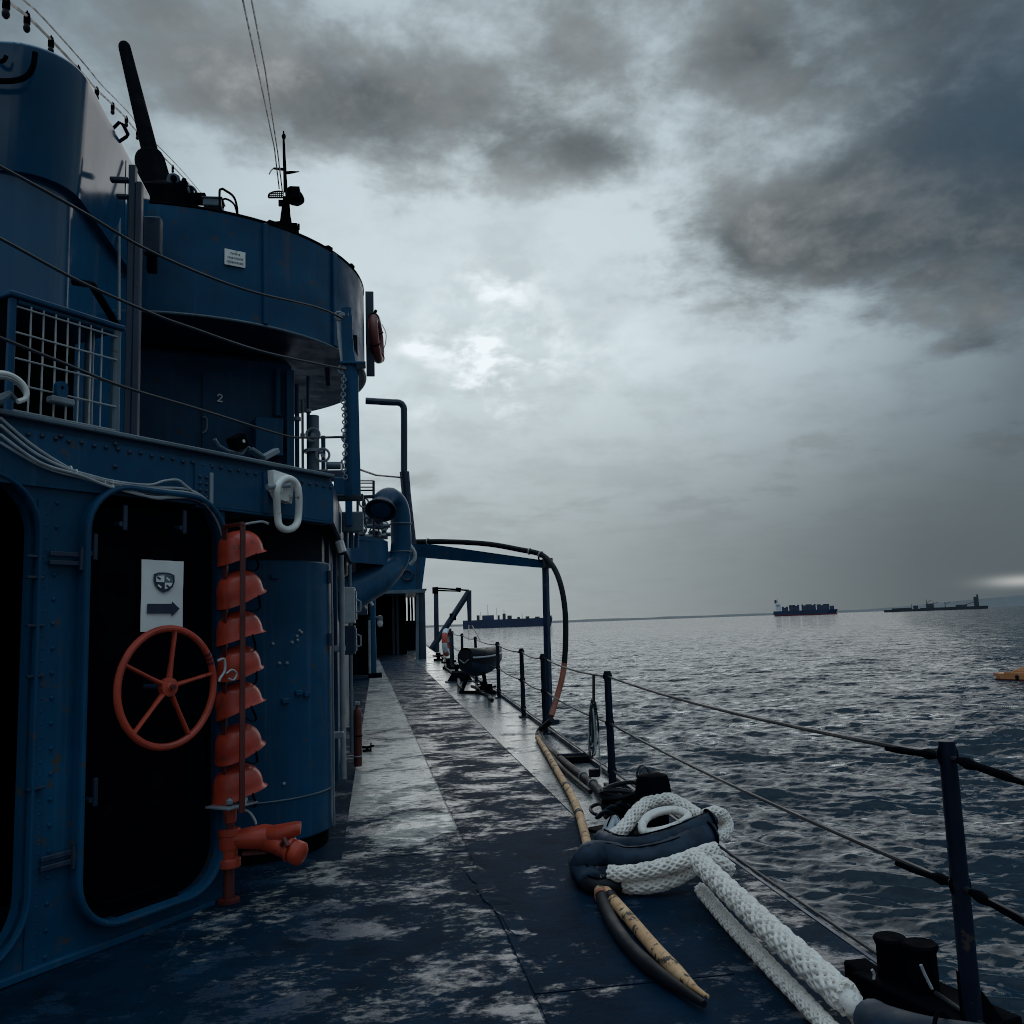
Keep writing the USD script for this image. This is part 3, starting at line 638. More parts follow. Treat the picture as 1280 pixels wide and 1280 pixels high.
cs.add('top_handle', tube([aty(px, py, 5.95) for px, py in [(139, 163), (149, 153), (154, 156), (160, 168), (158, 171), (149, 177)]], .012, 8), 'black_paint')
cs.add('vertical_seam', obox((XS + .004, 6.1, (Z_UP0 + Z_UP1) / 2 - .02), (.008, .03, (Z_UP1 - Z_UP0) - .16), None, .002), 'casing_paint')
# post with brackets in front of it
pp = thing('bracket_post', 'dark double post with step brackets between casing and gun tub', 'post', at=(-1.35, 5.9, DECKZ))
yP = 5.75
for (px, w, ptop) in ((164.5, .042, 208), (172.5, .040, 229)):
    b, t = aty(px, 530, yP), aty(px + 2, ptop, yP); b[0] = t[0]; b[2] = DECKZ
    pp.add('upright', obox((b + t) / 2, (w, .06, t[2] - b[2])), 'dark_navy_paint')
for (a, b, py, h) in ((138, 161, 225, .030), (146, 161, 246, .022)):
    p, q = aty(a, py, yP), aty(b, py, yP); pp.add('bracket', obox((p + q) / 2, (q[0] - p[0], .045, h)), 'dark_navy_paint')
cc = aty(191, 296, yP + .3); pp.add('junction_box', obox(cc, (.115, .08, .26)), 'dark_navy_paint')
cc = aty(190, 330, yP + .3); pp.add('junction_box', obox(cc, (.06, .06, .12)), 'black_paint')
a, b, c = aty(92, 352, 5.0), aty(115, 356, 5.1), aty(148, 410, 5.4)
pp.add('diagonal_brace', tube([a, b, c], .022, 8), 'black_paint')
pp.add('conduit', tube([aty(149, 240, 6.2), aty(149, 400, 6.2)], .010, 6), 'cable_grey')

# ================================================================ GUN TUB AND GUN
TCX, TCY, TR, TZ0, TZ1 = -1.9, 8.75, 1.79, 3.92, 4.83
tb = thing('gun_tub', 'round blue gun tub overhanging the upper deck, with vertical ribs', 'gun tub', at=(TCX, TCY, TZ0))
tb.add('shell', lathe([(TR - .03, TZ0 + .02), (TR - .03, TZ1 - .012), (TR - .012, TZ1), (TR, TZ1 - .012), (TR, TZ0), (TR - .03, TZ0)][::-1], (TCX, TCY, 0), n=96), 'navy_paint')
tb.add('floor', lathe([(0, TZ0), (TR - .004, TZ0 - .002), (TR - .004, TZ0 + .02), (0, TZ0 + .022)], (TCX, TCY, 0), n=64), 'dark_navy_paint')
tb.add('rim', ring((TCX, TCY, TZ1 + .004), UP, TR - .01, .016, 96, 8), 'black_paint')
tb.add('bottom_edge', ring((TCX, TCY, TZ0 + .004), UP, TR + .006, .012, 96, 8), 'grey_paint')
def tubang(px, py=360):
    d = ray(px, py); d = d[:2] / np.linalg.norm(d[:2]); c = V(TCX, TCY)
    b = d @ c; s = b - math.sqrt(max(TR ** 2 - (c @ c - b * b), 0)); p = d * s - c; return math.atan2(p[1], p[0])
for px, w in ((331, .045), (417, .07)):
    a = tubang(px); d = V(math.cos(a), math.sin(a), 0); tn = V(-d[1], d[0], 0)
    tb.add('rib', obox(V(TCX, TCY, (TZ0 + TZ1) / 2) + d * (TR + .014), (w, .028, TZ1 - TZ0 - .03), np.array([tn, d, UP])), 'navy_paint')
for px in (340, 412, 440):
    a = tubang(px, 320); d = V(math.cos(a), math.sin(a), 0); tb.add('rim_clip', obox(V(TCX, TCY, TZ1 + .02) + d * (TR - .01), (.07, .05, .03), np.array([V(-d[1], d[0], 0), d, UP])), 'black_paint')
a = tubang(437); d = V(math.cos(a), math.sin(a), 0)
fp = aty(461, 365, 9.0); fq = aty(464, 470, 9.0)
tb.add('end_frame', obox((fp + fq) / 2 + V(0, 0, 0), (.085, .05, fp[2] - fq[2])), 'dark_navy_paint')
tb.add('pedestal', lathe([(.45, DECKZ), (.45, 3.6), (.6, 3.88), (.7, TZ0 - .004)], (TCX, TCY, 0), n=40), 'dark_navy_paint')
for px in (410, 432, 446):
    p = aty(px, 470, 8.6)
    tb.add('underside_bracket', hull([p + V(-.02, 0, .25), p + V(.02, 0, .25), p + V(.02, -.5, .25), p + V(-.02, -.5, .25), p + V(-.02, 0, -.1), p + V(.02, 0, -.1)]), 'dark_navy_paint', smooth=False)
# plate sign on tub
a = (tubang(280, 320) + tubang(306, 320)) / 2; d = V(math.cos(a), math.sin(a), 0); tn = V(-d[1], d[0], 0)
cs0 = V(TCX, TCY, 0) + d * (TR + .012); zc = aty(293, 323, (cs0[1]))[2]
nt = thing('notice_plate', 'small white notice with three lines of lettering on the gun tub', 'notice', at=cs0 + V(0, 0, zc - .08))
half = abs(tubang(280, 320) - tubang(306, 320)) / 2 * TR
nt.add('plate', obox(cs0 + V(0, 0, zc), (half * 2, .008, .135), np.array([tn, d, UP]), .002), 'white_paint', smooth=False)
g3 = np.random.default_rng(4)
for row, (u0_, u1_, hh) in enumerate(((-.45, .50, .016), (-.72, .74, .016), (-.80, .80, .018))):
    ms = []; u = u0_
    while u < u1_:
        wd = g3.uniform(.05, .12); c = cs0 + tn * ((u + wd / 2) * half) + d * .0052 + V(0, 0, zc + .036 - .037 * row)
        for k in range(2): ms.append(obox(c + tn * ((k - .5) * wd * half * .6) + V(0, 0, g3.uniform(-.002, .002)), (wd * half * .28, .0016, hh), np.array([tn, d, UP]), .0004))
        ms.append(obox(c + V(0, 0, g3.choice([-.006, 0, .006])), (wd * half * .7, .0016, .004), np.array([tn, d, UP]), .0004)); u += wd + .045
    nt.add('lettering', cat(ms), 'ink', smooth=False)
# lifebuoy seen edge-on
lb = aty(470.5, 423, 9.1)
bu = thing('float_ring', 'dark red ring float hung edge-on at the end of the gun tub', 'life float', at=lb - V(0, 0, .27))
tilt = unit(V(.985, -.14, .05))
bu.add('ring', ring(lb, tilt, .215, .050, 48, 12), 'lifebuoy_red')
for k in range(4): 
    e1 = unit(np.cross(tilt, UP)); e2 = np.cross(tilt, e1); a = k * math.pi / 2 + .6; q = lb + .215 * (math.cos(a) * e1 + math.sin(a) * e2); bu.add('band', ring(q, np.cross(tilt, unit(q - lb)), .053, .006, 14, 5), 'black_paint')
bu.add('grab_line', tube(smoothline([lb + V(.06, -.1, .12), lb + V(.10, -.1, .02), lb + V(.09, -.1, -.10), lb + V(.06, -.08, -.16)], .03), .004, 5), 'cable_grey')
bu.add('hook', rod(lb + V(-.02, 0, .25), lb + V(.0, 0, .31), .016), 'black_paint')
# gun
gun = thing('deck_gun', 'black gun barrel raised steeply above the tub, in a thick sleeve', 'gun', at=(TCX - .2, TCY, TZ0))
gb = aty(201, 262, 8.5); gt = aty(155, 56, 9.3); gs = aty(189, 196, 8.76)
ax = unit(gt - gb)
gun.add('barrel', tube([gb, gs, gt - ax * .10, gt - ax * .03, gt], [.088, .082, .064, .062, .052], 20), 'black_paint')
sl0, sl1 = gb - ax * .1, aty(192, 196, 8.75); sl1 = gb + ax * ((sl1 - gb) @ ax)
gun.add('sleeve', tube([sl0, sl1 - ax * .06, sl1 - ax * .015, sl1], [.155, .145, .135, .10], 20), 'black_paint')
gun.add('recoil_cylinder', rod(gb - ax * .1 + V(.13, -.05, 0), sl1 - ax * .05 + V(.10, -.03, 0), .055, .05), 'black_paint')
gun.add('cradle', hull(np.vstack([obox(aty(200, 262, 8.4), (.34, .4, .34)).vertices, obox(aty(222, 250, 8.5), (.26, .4, .2)).vertices])), 'black_paint', smooth=False)
gun.add('trunnion', rod(aty(186, 240, 8.35), aty(228, 240, 8.35), .055), 'black_paint')
# equipment showing above the rim
eq = [('sight_head', 'round dark sight head beside the gun, above the tub rim', 'sight', 217, 226, 9, 'dome'), ('range_finder', 'dark instrument with a raised arm above the tub rim', 'instrument', 229, 232, 8, 'arm'),
      ('ready_box', 'flat grey ready box on the rim of the gun tub', 'box', 267, 257, 8, 'box'), ('wheel_stand', 'small dark hand wheel stand above the tub rim', 'stand', 241, 240, 8, 'wheel')]
for nm, lab, ct_, px, py, s, kind in eq:
    c = aty(px, py, 8.3); t = thing(nm, lab, ct_, at=V(c[0], c[1], TZ0 + .02))
    t.add('stand', rod(V(c[0], c[1], TZ0 + .02), c - V(0, 0, .05), .035, .05), 'black_paint')
    if kind == 'dome': t.add('head', lathe([(.062, -.10), (.065, 0), (.055, .045), (.03, .065), (.0, .07)], c, n=20), 'dark_navy_paint'); t.add('eyepiece', rod(c, c + V(.02, -.09, -.02), .03), 'black_paint')
    if kind == 'arm': t.add('arm', tube([c + V(-.06, 0, -.02), c, c + V(.01, 0, .07)], [.05, .04, .02], 8), 'black_paint'); t.add('body', obox(c + V(.02, 0, -.08), (.14, .1, .12)), 'black_paint')
    if kind == 'box': t.add('box', obox(c, (.17, .16, .07)), 'grey_paint'); t.add('lid', obox(c + V(0, 0, .042), (.19, .18, .016)), 'dark_navy_paint')
    if kind == 'wheel': t.add('wheel', ring(c, (1, -.6, .2), .055, .012, 24, 6), 'grey_paint'); t.add('body', obox(c + V(.05, .02, -.06), (.14, .1, .09)), 'black_paint')
hp = thing('ladder_hoop', 'thin bent hoop rails of a ladder above the gun tub rim', 'ladder rail', at=aty(288, 268, 8.0))
hp.add('rail', tube(smoothline([aty(px, py, 7.9) for px, py in [(275, 262), (275, 237), (283, 239), (292, 246), (296, 258), (297, 275)]], .02), .011, 6), 'black_paint')
hp.add('rail', tube(smoothline([aty(px, py, 7.9) for px, py in [(279, 260), (279, 249), (286, 250), (293, 256), (296, 266)]], .02), .009, 6), 'black_paint')

# house under the tub, with a numbered door
W2 = V(-1.4, 7.9, 0); U_, N_ = U, N
U = V(math.sin(math.radians(72)), math.cos(math.radians(72)), 0); N = V(U[1], -U[0], 0); WAX = np.array([U, N, UP])
def onw2(px, py, o=0.0): return onplane(px, py, W2 + N * o, N)
hs2 = thing('upper_house', 'shaded blue deckhouse under the gun tub with a door numbered 2', 'deckhouse', at=onw2(300, 560))
pA, pB = onw2(196, 500), onw2(366, 500); tA, tB = (pA - W2) @ U, (pB - W2) @ U
hs2.add('wall', obox(W2 + U * (tA - 1.6 + tB) / 2 - N * .5 + V(0, 0, (DECKZ + TZ0 - .02) / 2), (tB - tA + 1.6, 1.0, TZ0 - .02 - DECKZ), WAX, .05), 'navy_paint', smooth=False)
q0, q1 = (onw2(253, 480) - W2) @ U, (onw2(305, 480) - W2) @ U
dr2 = hs2.add('door', extr(rrect(q0, DECKZ + .12, q1, onw2(275, 470)[2] + .05, .08), W2, U, UP, .002, .022), 'navy_paint')
dr2.add('handle', tube(smoothline([onw2(px, py, .05) for px, py in [(253, 521), (258, 523), (258, 537), (253, 541)]], .01), .008, 6), 'steel_grey')
lt = onw2(270, 502, .04)
for m in [meshkit.text_mesh('2', .07, .003, True)]:
    v = np.array(m.vertices); v = lt + v[:, :1] * U + v[:, 1:2] * UP + v[:, 2:] * N; dr2.add('number', trimesh.Trimesh(v, m.faces, process=False), 'white_paint', smooth=False)
hs2.add('pipe', rod(onw2(347, 520, .06), onw2(347, 460, .06), .03), 'navy_paint')
hs2.add('locker', obox(onw2(334, 548, .12), (.24, .2, .34), WAX), 'navy_paint')
hs2.add('pillar', obox(onw2(362, 530, .08), (.07, .07, 1.0), WAX), 'navy_paint')
U, N = U_, N_; WAX = np.array([U, N, UP])
dl2 = thing('flood_lamp', 'tilted black square flood lamp lying on the upper deck edge', 'lamp', at=onw(296, 560, -.05))
c = onw(297, 553, -.06); e1, e2 = unit(U * .8 + UP * .45), unit(-U * .5 + UP * .8); e3 = np.cross(e1, e2); e2 = np.cross(e3, e1)
dl2.add('housing', obox(c, (.10, .07, .08), np.array([e1, e3, e2]), .008), 'black_paint'); dl2.add('lens', lathe([(0, .002), (.008, .002), (.010, 0)], c + N * .048, N, 10), 'white_paint')
dl2.add('bracket', tube([onw(px, py, -.05) for px, py in [(268, 549), (273, 557), (283, 563), (302, 568), (309, 558), (313, 562)]], .010, 6), 'grey_paint')
pk = thing('wooden_batten', 'pale grey batten propped on the deck edge right of the flood lamp', 'batten', at=onw(340, 570, -.04))
pk.add('batten', obox(onw(337, 568, -.04), (.13, .05, .03), np.array([unit(U + UP * .55), N, unit(UP - U * .55)]), .004), 'steel_grey')
pk.add('support', obox(onw(319, 566, -.04), (.09, .05, .02), np.array([unit(U - UP * .35), N, unit(UP + U * .35)]), .004), 'grey_paint')
bb = thing('junction_lamp', 'black lamp box with a pale ribbed face under the lowest guard wire', 'lamp', at=onw2(352, 562, .35))
c = onw2(348, 551, .35); bb.add('box', obox(c, (.16, .14, .17), WAX), 'black_paint'); 
for k in range(3): bb.add('rib', obox(c + U * .075 + N * .065 + V(0, 0, .035 - .035 * k), (.035, .012, .022), WAX, .005), 'steel_grey')
dr = [(371, 480, 590, .02), (378, 500, 590, .012), (385, 470, 588, .016), (392, 520, 592, .05), (404, 545, 598, .02)]
for i, (px, y0, y1, r) in enumerate(dr):
    a, b = aty(px, y0, 8.2), aty(px, y1, 8.2); b[2] = min(b[2], DECKZ + .0) if False else b[2]
    t = thing('riser_pipe', ['thick riser pipe at the right end of the numbered-door house', 'thinnest riser pipe right of the numbered-door house', 'tall thin riser pipe reaching highest under the gun tub', 'fat valve riser in the middle of the pipes under the gun tub', 'short riser pipe against the sky under the gun tub'][i], 'pipe', at=V(a[0], a[1], DECKZ), group='pipes under the gun tub')
    t.add('pipe', rod(V(a[0], a[1], DECKZ), V(a[0], a[1], a[2]), r), 'grey_paint' if i % 2 else 'navy_paint'); t.add('flange', lathe([(0, 0), (r * 1.8, 0), (r * 1.8, .03), (0, .03)], V(a[0], a[1], a[2] - .35), n=12), 'steel_grey')
    if i in (3, 4): t.add('valve', cat([ring(V(a[0], a[1] - .1, a[2] - .2), (0, 1, 0), .06, .012, 18, 6), rod(V(a[0], a[1] - .1, a[2] - .2), V(a[0], a[1], a[2] - .2), .02)]), 'steel_grey')
lw = thing('winch_drum', 'small grey winch drum at the end of the upper deck', 'winch', at=aty(420, 592, 7.4))
lw.add('drum', rod(aty(409, 582, 7.4), aty(426, 582, 7.4), .032), 'grey_paint')
for px in (408, 427): lw.add('cheek', rod(aty(px, 582, 7.4), aty(px + 1.5, 582, 7.4), .05), 'dark_navy_paint')
lw.add('base', obox(aty(418, 595, 7.4), (.18, .12, .08)), 'dark_navy_paint')

# corner stanchion post of the upper deck
cp = thing('corner_post', 'tall blue bent post at the corner of the upper deck', 'post', at=V(CORNER[0], CORNER[1], ZB))
yc = 5.75
cp.add('shaft', tube([aty(433, 386, yc), aty(435, 440, yc), aty(439, 470, yc), aty(441, 620, yc)], [.040, .042, .052, .060], 6), 'navy_paint', smooth=False)
cp.add('pale_rod', tube([aty(423, 398, yc), aty(424, 420, yc), aty(428, 452, yc)], .014, 6), 'cable_grey')
for py in (395, 462, 548): cp.add('wire_clamp', cat([ring(aty(424 + (py - 395) * .06, py, yc - .02), (0, 1, .3), .025, .009, 14, 6), obox(aty(430 + (py - 395) * .06, py, yc), (.07, .07, .03))]), 'steel_grey')
cp.add('cap_plate', obox(aty(441, 456, yc), (.17, .12, .018)), 'navy_paint')
chx = [aty(px, py, yc - .05) for px, py in [(430, 470), (429, 500), (431, 525), (429, 545), (432, 560), (429, 580), (432, 598)]]
ch = thing('hanging_chain', 'slack chain hanging beside the corner post', 'chain', at=chx[-1])
cl = smoothline(chx, .022)
ch.add('links', cat([ring((p + q) / 2, np.cross(unit(q - p), (1, 0, 0) if i % 2 else (0, 1, 0)), .014, .0045, 10, 5) for i, (p, q) in enumerate(zip(cl[:-1], cl[1:]))]), 'steel_grey', kind='stuff')
# bracket platform and boxes beneath the post
bp = thing('corner_bracket', 'blue bracket plates and box under the corner post', 'bracket', at=aty(440, 690, 6.2))
bp.add('upper_plate', obox(aty(434, 610, 6.1), (.17, .2, .12)), 'navy_paint'); bp.add('shelf', obox(aty(436, 622, 6.1), (.2, .22, .02)), 'dark_navy_paint')
bp.add('side_plate', obox(aty(436, 632, 6.4), (.05, .05, .3)), 'navy_paint')
bp.add('equipment_box', obox(aty(441, 653, 6.5), (.155, .12, .145)), 'grey_paint')
for px in (432, 439, 446): bp.add('conduit', rod(aty(px, 666, 6.5), aty(px, 685, 6.5), .016), 'navy_paint')
bp.add('cover', tube([aty(424, 676, 6.2), aty(428, 690, 6.2)], .03, 8), 'white_paint')

# lower trunk with rounded side, under the overhang
tk = thing('steel_trunk', 'tall rounded dark blue steel trunk under the upper deck', 'trunk', at=(-.80, 5.85, dz(5.85)))
TX, TY, TRR = -.805, 5.86, .50; zb = dz(5.4) + .10; zt = aty(400, 700, 5.5)[2]
tk.add('shell', lathe([(0, zb), (TRR - .01, zb), (TRR, zb + .01), (TRR, zt - .01), (TRR - .012, zt), (0, zt)], (TX, TY, 0), n=72), 'navy_paint')
tk.add('foot', lathe([(TRR - .035, dz(5.4) - .03), (TRR - .035, zb)], (TX, TY, 0), n=48), 'black_paint')
zw = aty(400, 998, 5.4)[2]
tk.add('weld_bead', ring((TX, TY, zw), UP, TRR + .001, .005, 72, 6), 'grey_paint')
tk.add('corner_strip', obox((TX + TRR + .004, TY - .10, (zb + zt) / 2), (.012, .03, zt - zb - .01)), 'grey_paint')
for px, py in ((355, 876), (398, 868), (378, 866), (340, 690)):
    p = aty(px, py, TY - .42); d = unit(V(p[0] - TX, p[1] - TY, 0)); c = V(TX, TY, 0) + d * (TRR + .008); c[2] = min(p[2], zt - .1)
    tk.add('weld_lug', obox(c, (.05, .02, .03), np.array([V(-d[1], d[0], 0), d, UP])), 'navy_paint')
for px, py in ((380, 795), (386, 788), (370, 803), (349, 829), (361, 829), (391, 790), (340, 805), (356, 980), (381, 800)):
    p = aty(px, py, TY - .45); d = unit(V(p[0] - TX, p[1] - TY, 0)); c = V(TX, TY, 0) + d * TRR; c[2] = p[2]; tk.add('bolt_head', dome(c, d, .011, .01), 'steel_grey')
for py in (720, 800):
    p = aty(410, py, 5.6); c = V(TX + TRR * .97, TY - TRR * .28, p[2]); tk.add('hinge_knuckle', lathe([(0, -.04), (.018, -.04), (.018, .04), (0, .04)], c + V(.006, 0, 0), n=10), 'dark_navy_paint')

# ================================================================ HELMETS AND RACK
RO = .05
rk = thing('helmet_rack', 'narrow dark red steel rack holding a column of helmets', 'rack', at=onw(300, 1000, RO))
zt_, zb_ = onw(303, 660, RO)[2], onw(303, 1005, RO)[2]
rk.add('front_bar', obox(wp(wt(303, 830, RO + .165)[0], (zt_ + zb_) / 2, RO + .165), (.034, .010, zt_ - zb_), WAX, .003), 'dark_red_paint')
tl = wt(277, 830, RO)[0]
rk.add('side_bar', obox(wp(tl, (zt_ + zb_) / 2, RO + .02), (.008, .03, zt_ - zb_), WAX, .003), 'dark_red_paint')
rk.add('side_bar', obox(wp(wt(318, 760, RO)[0] + .02, (zt_ + zb_) / 2 + .05, RO - .12), (.012, .02, zt_ - zb_ - .1), WAX, .003), 'dark_navy_paint')
rk.add('top_arm', obox(wp((tl + wt(303, 664, RO + .165)[0]) / 2, zt_ - .005, RO + .09), (.17, .02, .012), np.array([unit(wp(wt(303, 664, RO + .165)[0], 0, RO + .165) - wp(tl, 0, RO + .02)), UP, unit(np.cross(unit(wp(wt(303, 664, RO + .165)[0], 0, RO + .165) - wp(tl, 0, RO + .02)), UP))]), .003), 'dark_red_paint')
rk.add('hanger_rod', tube(smoothline([onw(px, py, RO + .04) for px, py in [(300, 657), (312, 654), (328, 652), (335, 655)]], .02), .007, 6), 'cable_grey')
hy = [690, 741, 790, 833, 879, 932, 983]
ordn = ['topmost', 'second from the top', 'third from the top', 'middle', 'fifth from the top', 'sixth from the top', 'lowest']
def helmet_mesh():
    """A deep steel helmet with a flared brim; local x is the front."""
    n, k = 36, 14; v, f = [], []
    for j in range(k + 1):
        s = j / k
        if s < .8: a = s / .8 * math.pi / 2; r, z = math.sin(a) ** .85, math.cos(a) ** .9
        else: q = (s - .8) / .2; r, z = 1 + .04 * q, -.18 * q
        for i in range(n):
            t = 2 * math.pi * i / n; c, d = math.cos(t), math.sin(t); fl = 1.0
            brim = max(0, (s - .82) / .18); ex = 1 + brim * (.11 * max(c, 0) ** 2 + .03)
            v.append((.122 * r * c * ex, .105 * r * d * ex, (.112 if s < .8 else .145) * z - .035 * max(0, -c) * (s > .5) * (s - .5) * 2 + .012 * brim * max(c, 0)))
    for j in range(k):
        for i in range(n): a, b = j * n + i, j * n + (i + 1) % n; f += [[a, b + n, b], [a, a + n, b + n]]
    o = trimesh.Trimesh(v, f, process=False); i_ = trimesh.Trimesh(np.array(v) * V(.965, .965, .965) - V(0, 0, .004), np.array(f)[:, ::-1], process=False)
    return o, i_
ho, hi = helmet_mesh()
tiltm = trimesh.transformations.rotation_matrix(math.radians(-9), (0, 1, 0))
face = math.degrees(math.atan2(*(unit(U * 1.0 + N * .25)[[1, 0]])))
h0 = wp(wt(297, hy[0], RO)[0], onw(297, hy[0], RO)[2], RO + .02)
he = thing('helmet', f'orange-red steel helmet, {ordn[0]} in the column on the rack', 'helmet', at=h0, group='helmets on the rack')
R_ = trimesh.transformations.rotation_matrix(math.radians(face), (0, 0, 1))
def hm(m): m = m.copy(); m.apply_transform(tiltm); m.apply_transform(R_); m.apply_translation(h0); return m
he.add('shell', hm(ho), 'helmet_paint', smooth=60); he.add('lining', hm(hi), 'dark_red_paint', smooth=60)
rb = [V(.132 * 1.2 * math.cos(t) * 1.0, .112 * 1.09 * math.sin(t), -.026 - .035 * max(0, -math.cos(t)) + .012 * max(math.cos(t), 0)) for t in np.linspace(0, 2 * np.pi, 40, endpoint=False)]
strap = trimesh.Trimesh(*(lambda m: (m.vertices, m.faces))(tube(smoothline([V(.02, .11, -.02), V(.05, .07, -.09), V(.06, 0, -.11), V(.05, -.07, -.09), V(.02, -.11, -.02)], .02), .006, 6, flat=.4)), process=False)
he.add('chin_strap', hm(strap), 'black_paint')
for i in range(1, 7):
    p = wp(wt(297 - i * .5, hy[i], RO)[0], onw(297, hy[i], RO)[2], RO + .02)
    copy(he, p, f'orange-red steel helmet, {ordn[i]} in the column on the rack', rotz=[0, 9, -7, 12, -10, 6, -5][i], tilt=[None, (3, -2), (-4, 2), (2, 5), (-3, -3), (4, 1), (-2, 3)][i], scale=[1, 1.03, .97, .95, .98, 1.0, 1.04][i])
tg = thing('tied_cord', 'pale knotted cord tied to the rack between wheel and helmets', 'cord', at=onw(278, 840, .10))
tg.add('cord', tube(smoothline([onw(px, py, .20) for px, py in [(272, 826), (280, 824), (281, 838), (275, 848), (274, 852)]], .01), .006, 6), 'cable_grey')
tg.add('knot', tube(smoothline([onw(px, py, .22) for px, py in [(283, 842), (290, 837), (296, 842), (292, 850), (286, 848)]], .01), .0045, 6), 'cable_grey')

# ================================================================ HYDRANT
hyb = V(*(deck(286, 1128)))
yh = hyb[1]; H = lambda px, py, dy=0: aty(px, py, yh + dy)
hd = thing('fire_hydrant', 'red fire main standpipe with a wye gate outlet beneath the helmets', 'hydrant', at=hyb)
xh = hyb[0]
def hz(py): return H(286, py)[2]
hd.add('standpipe', rod(V(xh, yh, hyb[2]), V(xh, yh, hz(1008)), .026, n=16), 'dark_red_paint')
hd.add('foot_flange', lathe([(0, 0), (.055, 0), (.055, .018), (.03, .024)], hyb, n=20), 'dark_red_paint')
for py, r, h in ((1078, .058, .022), (1068, .042, .03), (1050, .05, .045), (1040, .055, .018), (1012, .036, .06)): hd.add('flange', lathe([(0, -h), (r * .92, -h), (r, -h * .7), (r, h * .7), (r * .92, h), (0, h)], V(xh, yh, hz(py)), n=20), 'red_paint')
hd.add('outlet_body', tube([H(290, 1049), H(305, 1048), H(330, 1046), H(345, 1047)], [.038, .05, .062, .058], 18), 'red_paint')
hd.add('branch', tube([H(330, 1046), H(352, 1041, -.04), H(372, 1035, -.06), H(376, 1035, -.06)], [.05, .044, .034, .03], 16), 'red_paint', label='upper tapered outlet pointing right')
hd.add('branch', tube([H(332, 1050), H(350, 1058, -.05), H(366, 1066, -.08)], [.05, .045, .042], 16), 'red_paint', label='lower outlet with round cap')
c, d = H(372, 1066, -.10), unit(H(376, 1068, -.10) - H(352, 1058, -.05))
hd.add('hose_cap', lathe([(0, -.035), (.045, -.035), (.058, -.02), (.058, .02), (.045, .032), (.02, .036), (0, .036)], c, d, 20), 'red_paint')
hd.add('cap_ring', ring(c - d * .045, d, .05, .010, 24, 6), 'red_paint')
hd.add('valve_lever', tube([H(352, 1056, -.10), H(356, 1049, -.12), H(360, 1058, -.14)], .012, 8), 'dark_red_paint')
hd.add('bracket', obox(H(318, 1066), (.12, .03, .02)), 'dark_red_paint')
sk = thing('spanner_tray', 'pale metal tray with fittings between lowest helmet and hydrant', 'tray', at=onw(290, 1008, .08))
sk.add('tray', obox(onw(290, 1006, .10), (.20, .16, .010), WAX, .003), 'steel_grey'); sk.add('knob', lathe([(0, 0), (.018, 0), (.022, .02), (.012, .04), (0, .042)], onw(304, 1004, .13), n=14), 'white_paint'); sk.add('knob', lathe([(0, 0), (.016, 0), (.018, .016), (0, .03)], onw(287, 1005, .13), n=14), 'steel_grey')
sk.add('cord', tube(smoothline([onw(px, py, .16) for px, py in [(296, 1010), (310, 1014), (318, 1024), (320, 1030)]], .02), .006, 6), 'cable_grey')

# ================================================================ SIDE OF THE HOUSE BEYOND THE TRUNK
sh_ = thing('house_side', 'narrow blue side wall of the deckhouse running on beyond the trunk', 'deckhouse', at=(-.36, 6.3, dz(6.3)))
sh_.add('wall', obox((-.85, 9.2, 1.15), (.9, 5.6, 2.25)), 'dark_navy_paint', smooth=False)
for y in (6.75, 7.9, 9.1): sh_.add('frame_rib', obox((-.385, y, 1.1), (.035, .06, 2.0)), 'navy_paint')
sh_.add('pipe', rod((-.30, 7.2, .25), (-.30, 7.2, 2.0), .022), 'steel_grey'); sh_.add('pipe', rod((-.27, 8.3, .3), (-.27, 8.3, 2.0), .018), 'grey_paint')
for y, z, h in ((6.9, .62, .05), (7.5, 1.25, .05), (8.4, .5, .04)): sh_.add('pipe_clip', obox((-.33, y, z), (.10, .05, h)), 'steel_grey')
for k, (py, hgt) in enumerate(((757, .30), (800, .24))):
    p = aty(436, py, 7.6); b = thing('wall_box', ['pale switch box high on the side wall beyond the trunk', 'dark meter box lower on the side wall beyond the trunk'][k], 'box', at=p - V(0, 0, hgt / 2))
    b.add('case', obox(p, (.11, .24, hgt)), ['cable_grey', 'dark_navy_paint'][k]); b.add('cover', obox(p + V(.06, 0, 0), (.012, .2, hgt * .8)), 'grey_paint'); b.add('handle', tube([p + V(.06, -.05, .05), p + V(.10, -.05, .03), p + V(.10, -.05, -.05), p + V(.06, -.05, -.06)], .008, 6), 'steel_grey')
ex = deck(449, 962); et = aty(446, 872, ex[1])
fe = thing('fire_extinguisher', 'slim red extinguisher cylinder strapped low on the side wall', 'extinguisher', at=ex)
xx = aty(447, 915, ex[1])[0]
fe.add('cylinder', lathe([(0, .03), (.034, .03), (.038, .05), (.038, .48), (.03, .53), (.014, .55), (.014, .575), (0, .575)], V(xx, ex[1], ex[2]), n=20), 'dark_red_paint')
fe.add('valve_head', obox(V(xx, ex[1], ex[2] + .59), (.05, .03, .035)), 'steel_grey'); fe.add('strap', ring(V(xx, ex[1], ex[2] + .3), UP, .040, .006, 20, 6), 'black_paint'); fe.add('strap', ring(V(xx, ex[1], ex[2] + .12), UP, .040, .006, 20, 6), 'steel_grey')
cl_ = deck(459, 940)
ct2 = thing('deck_cleat', 'small dark cleat on the deck beside the extinguisher', 'cleat', at=cl_)
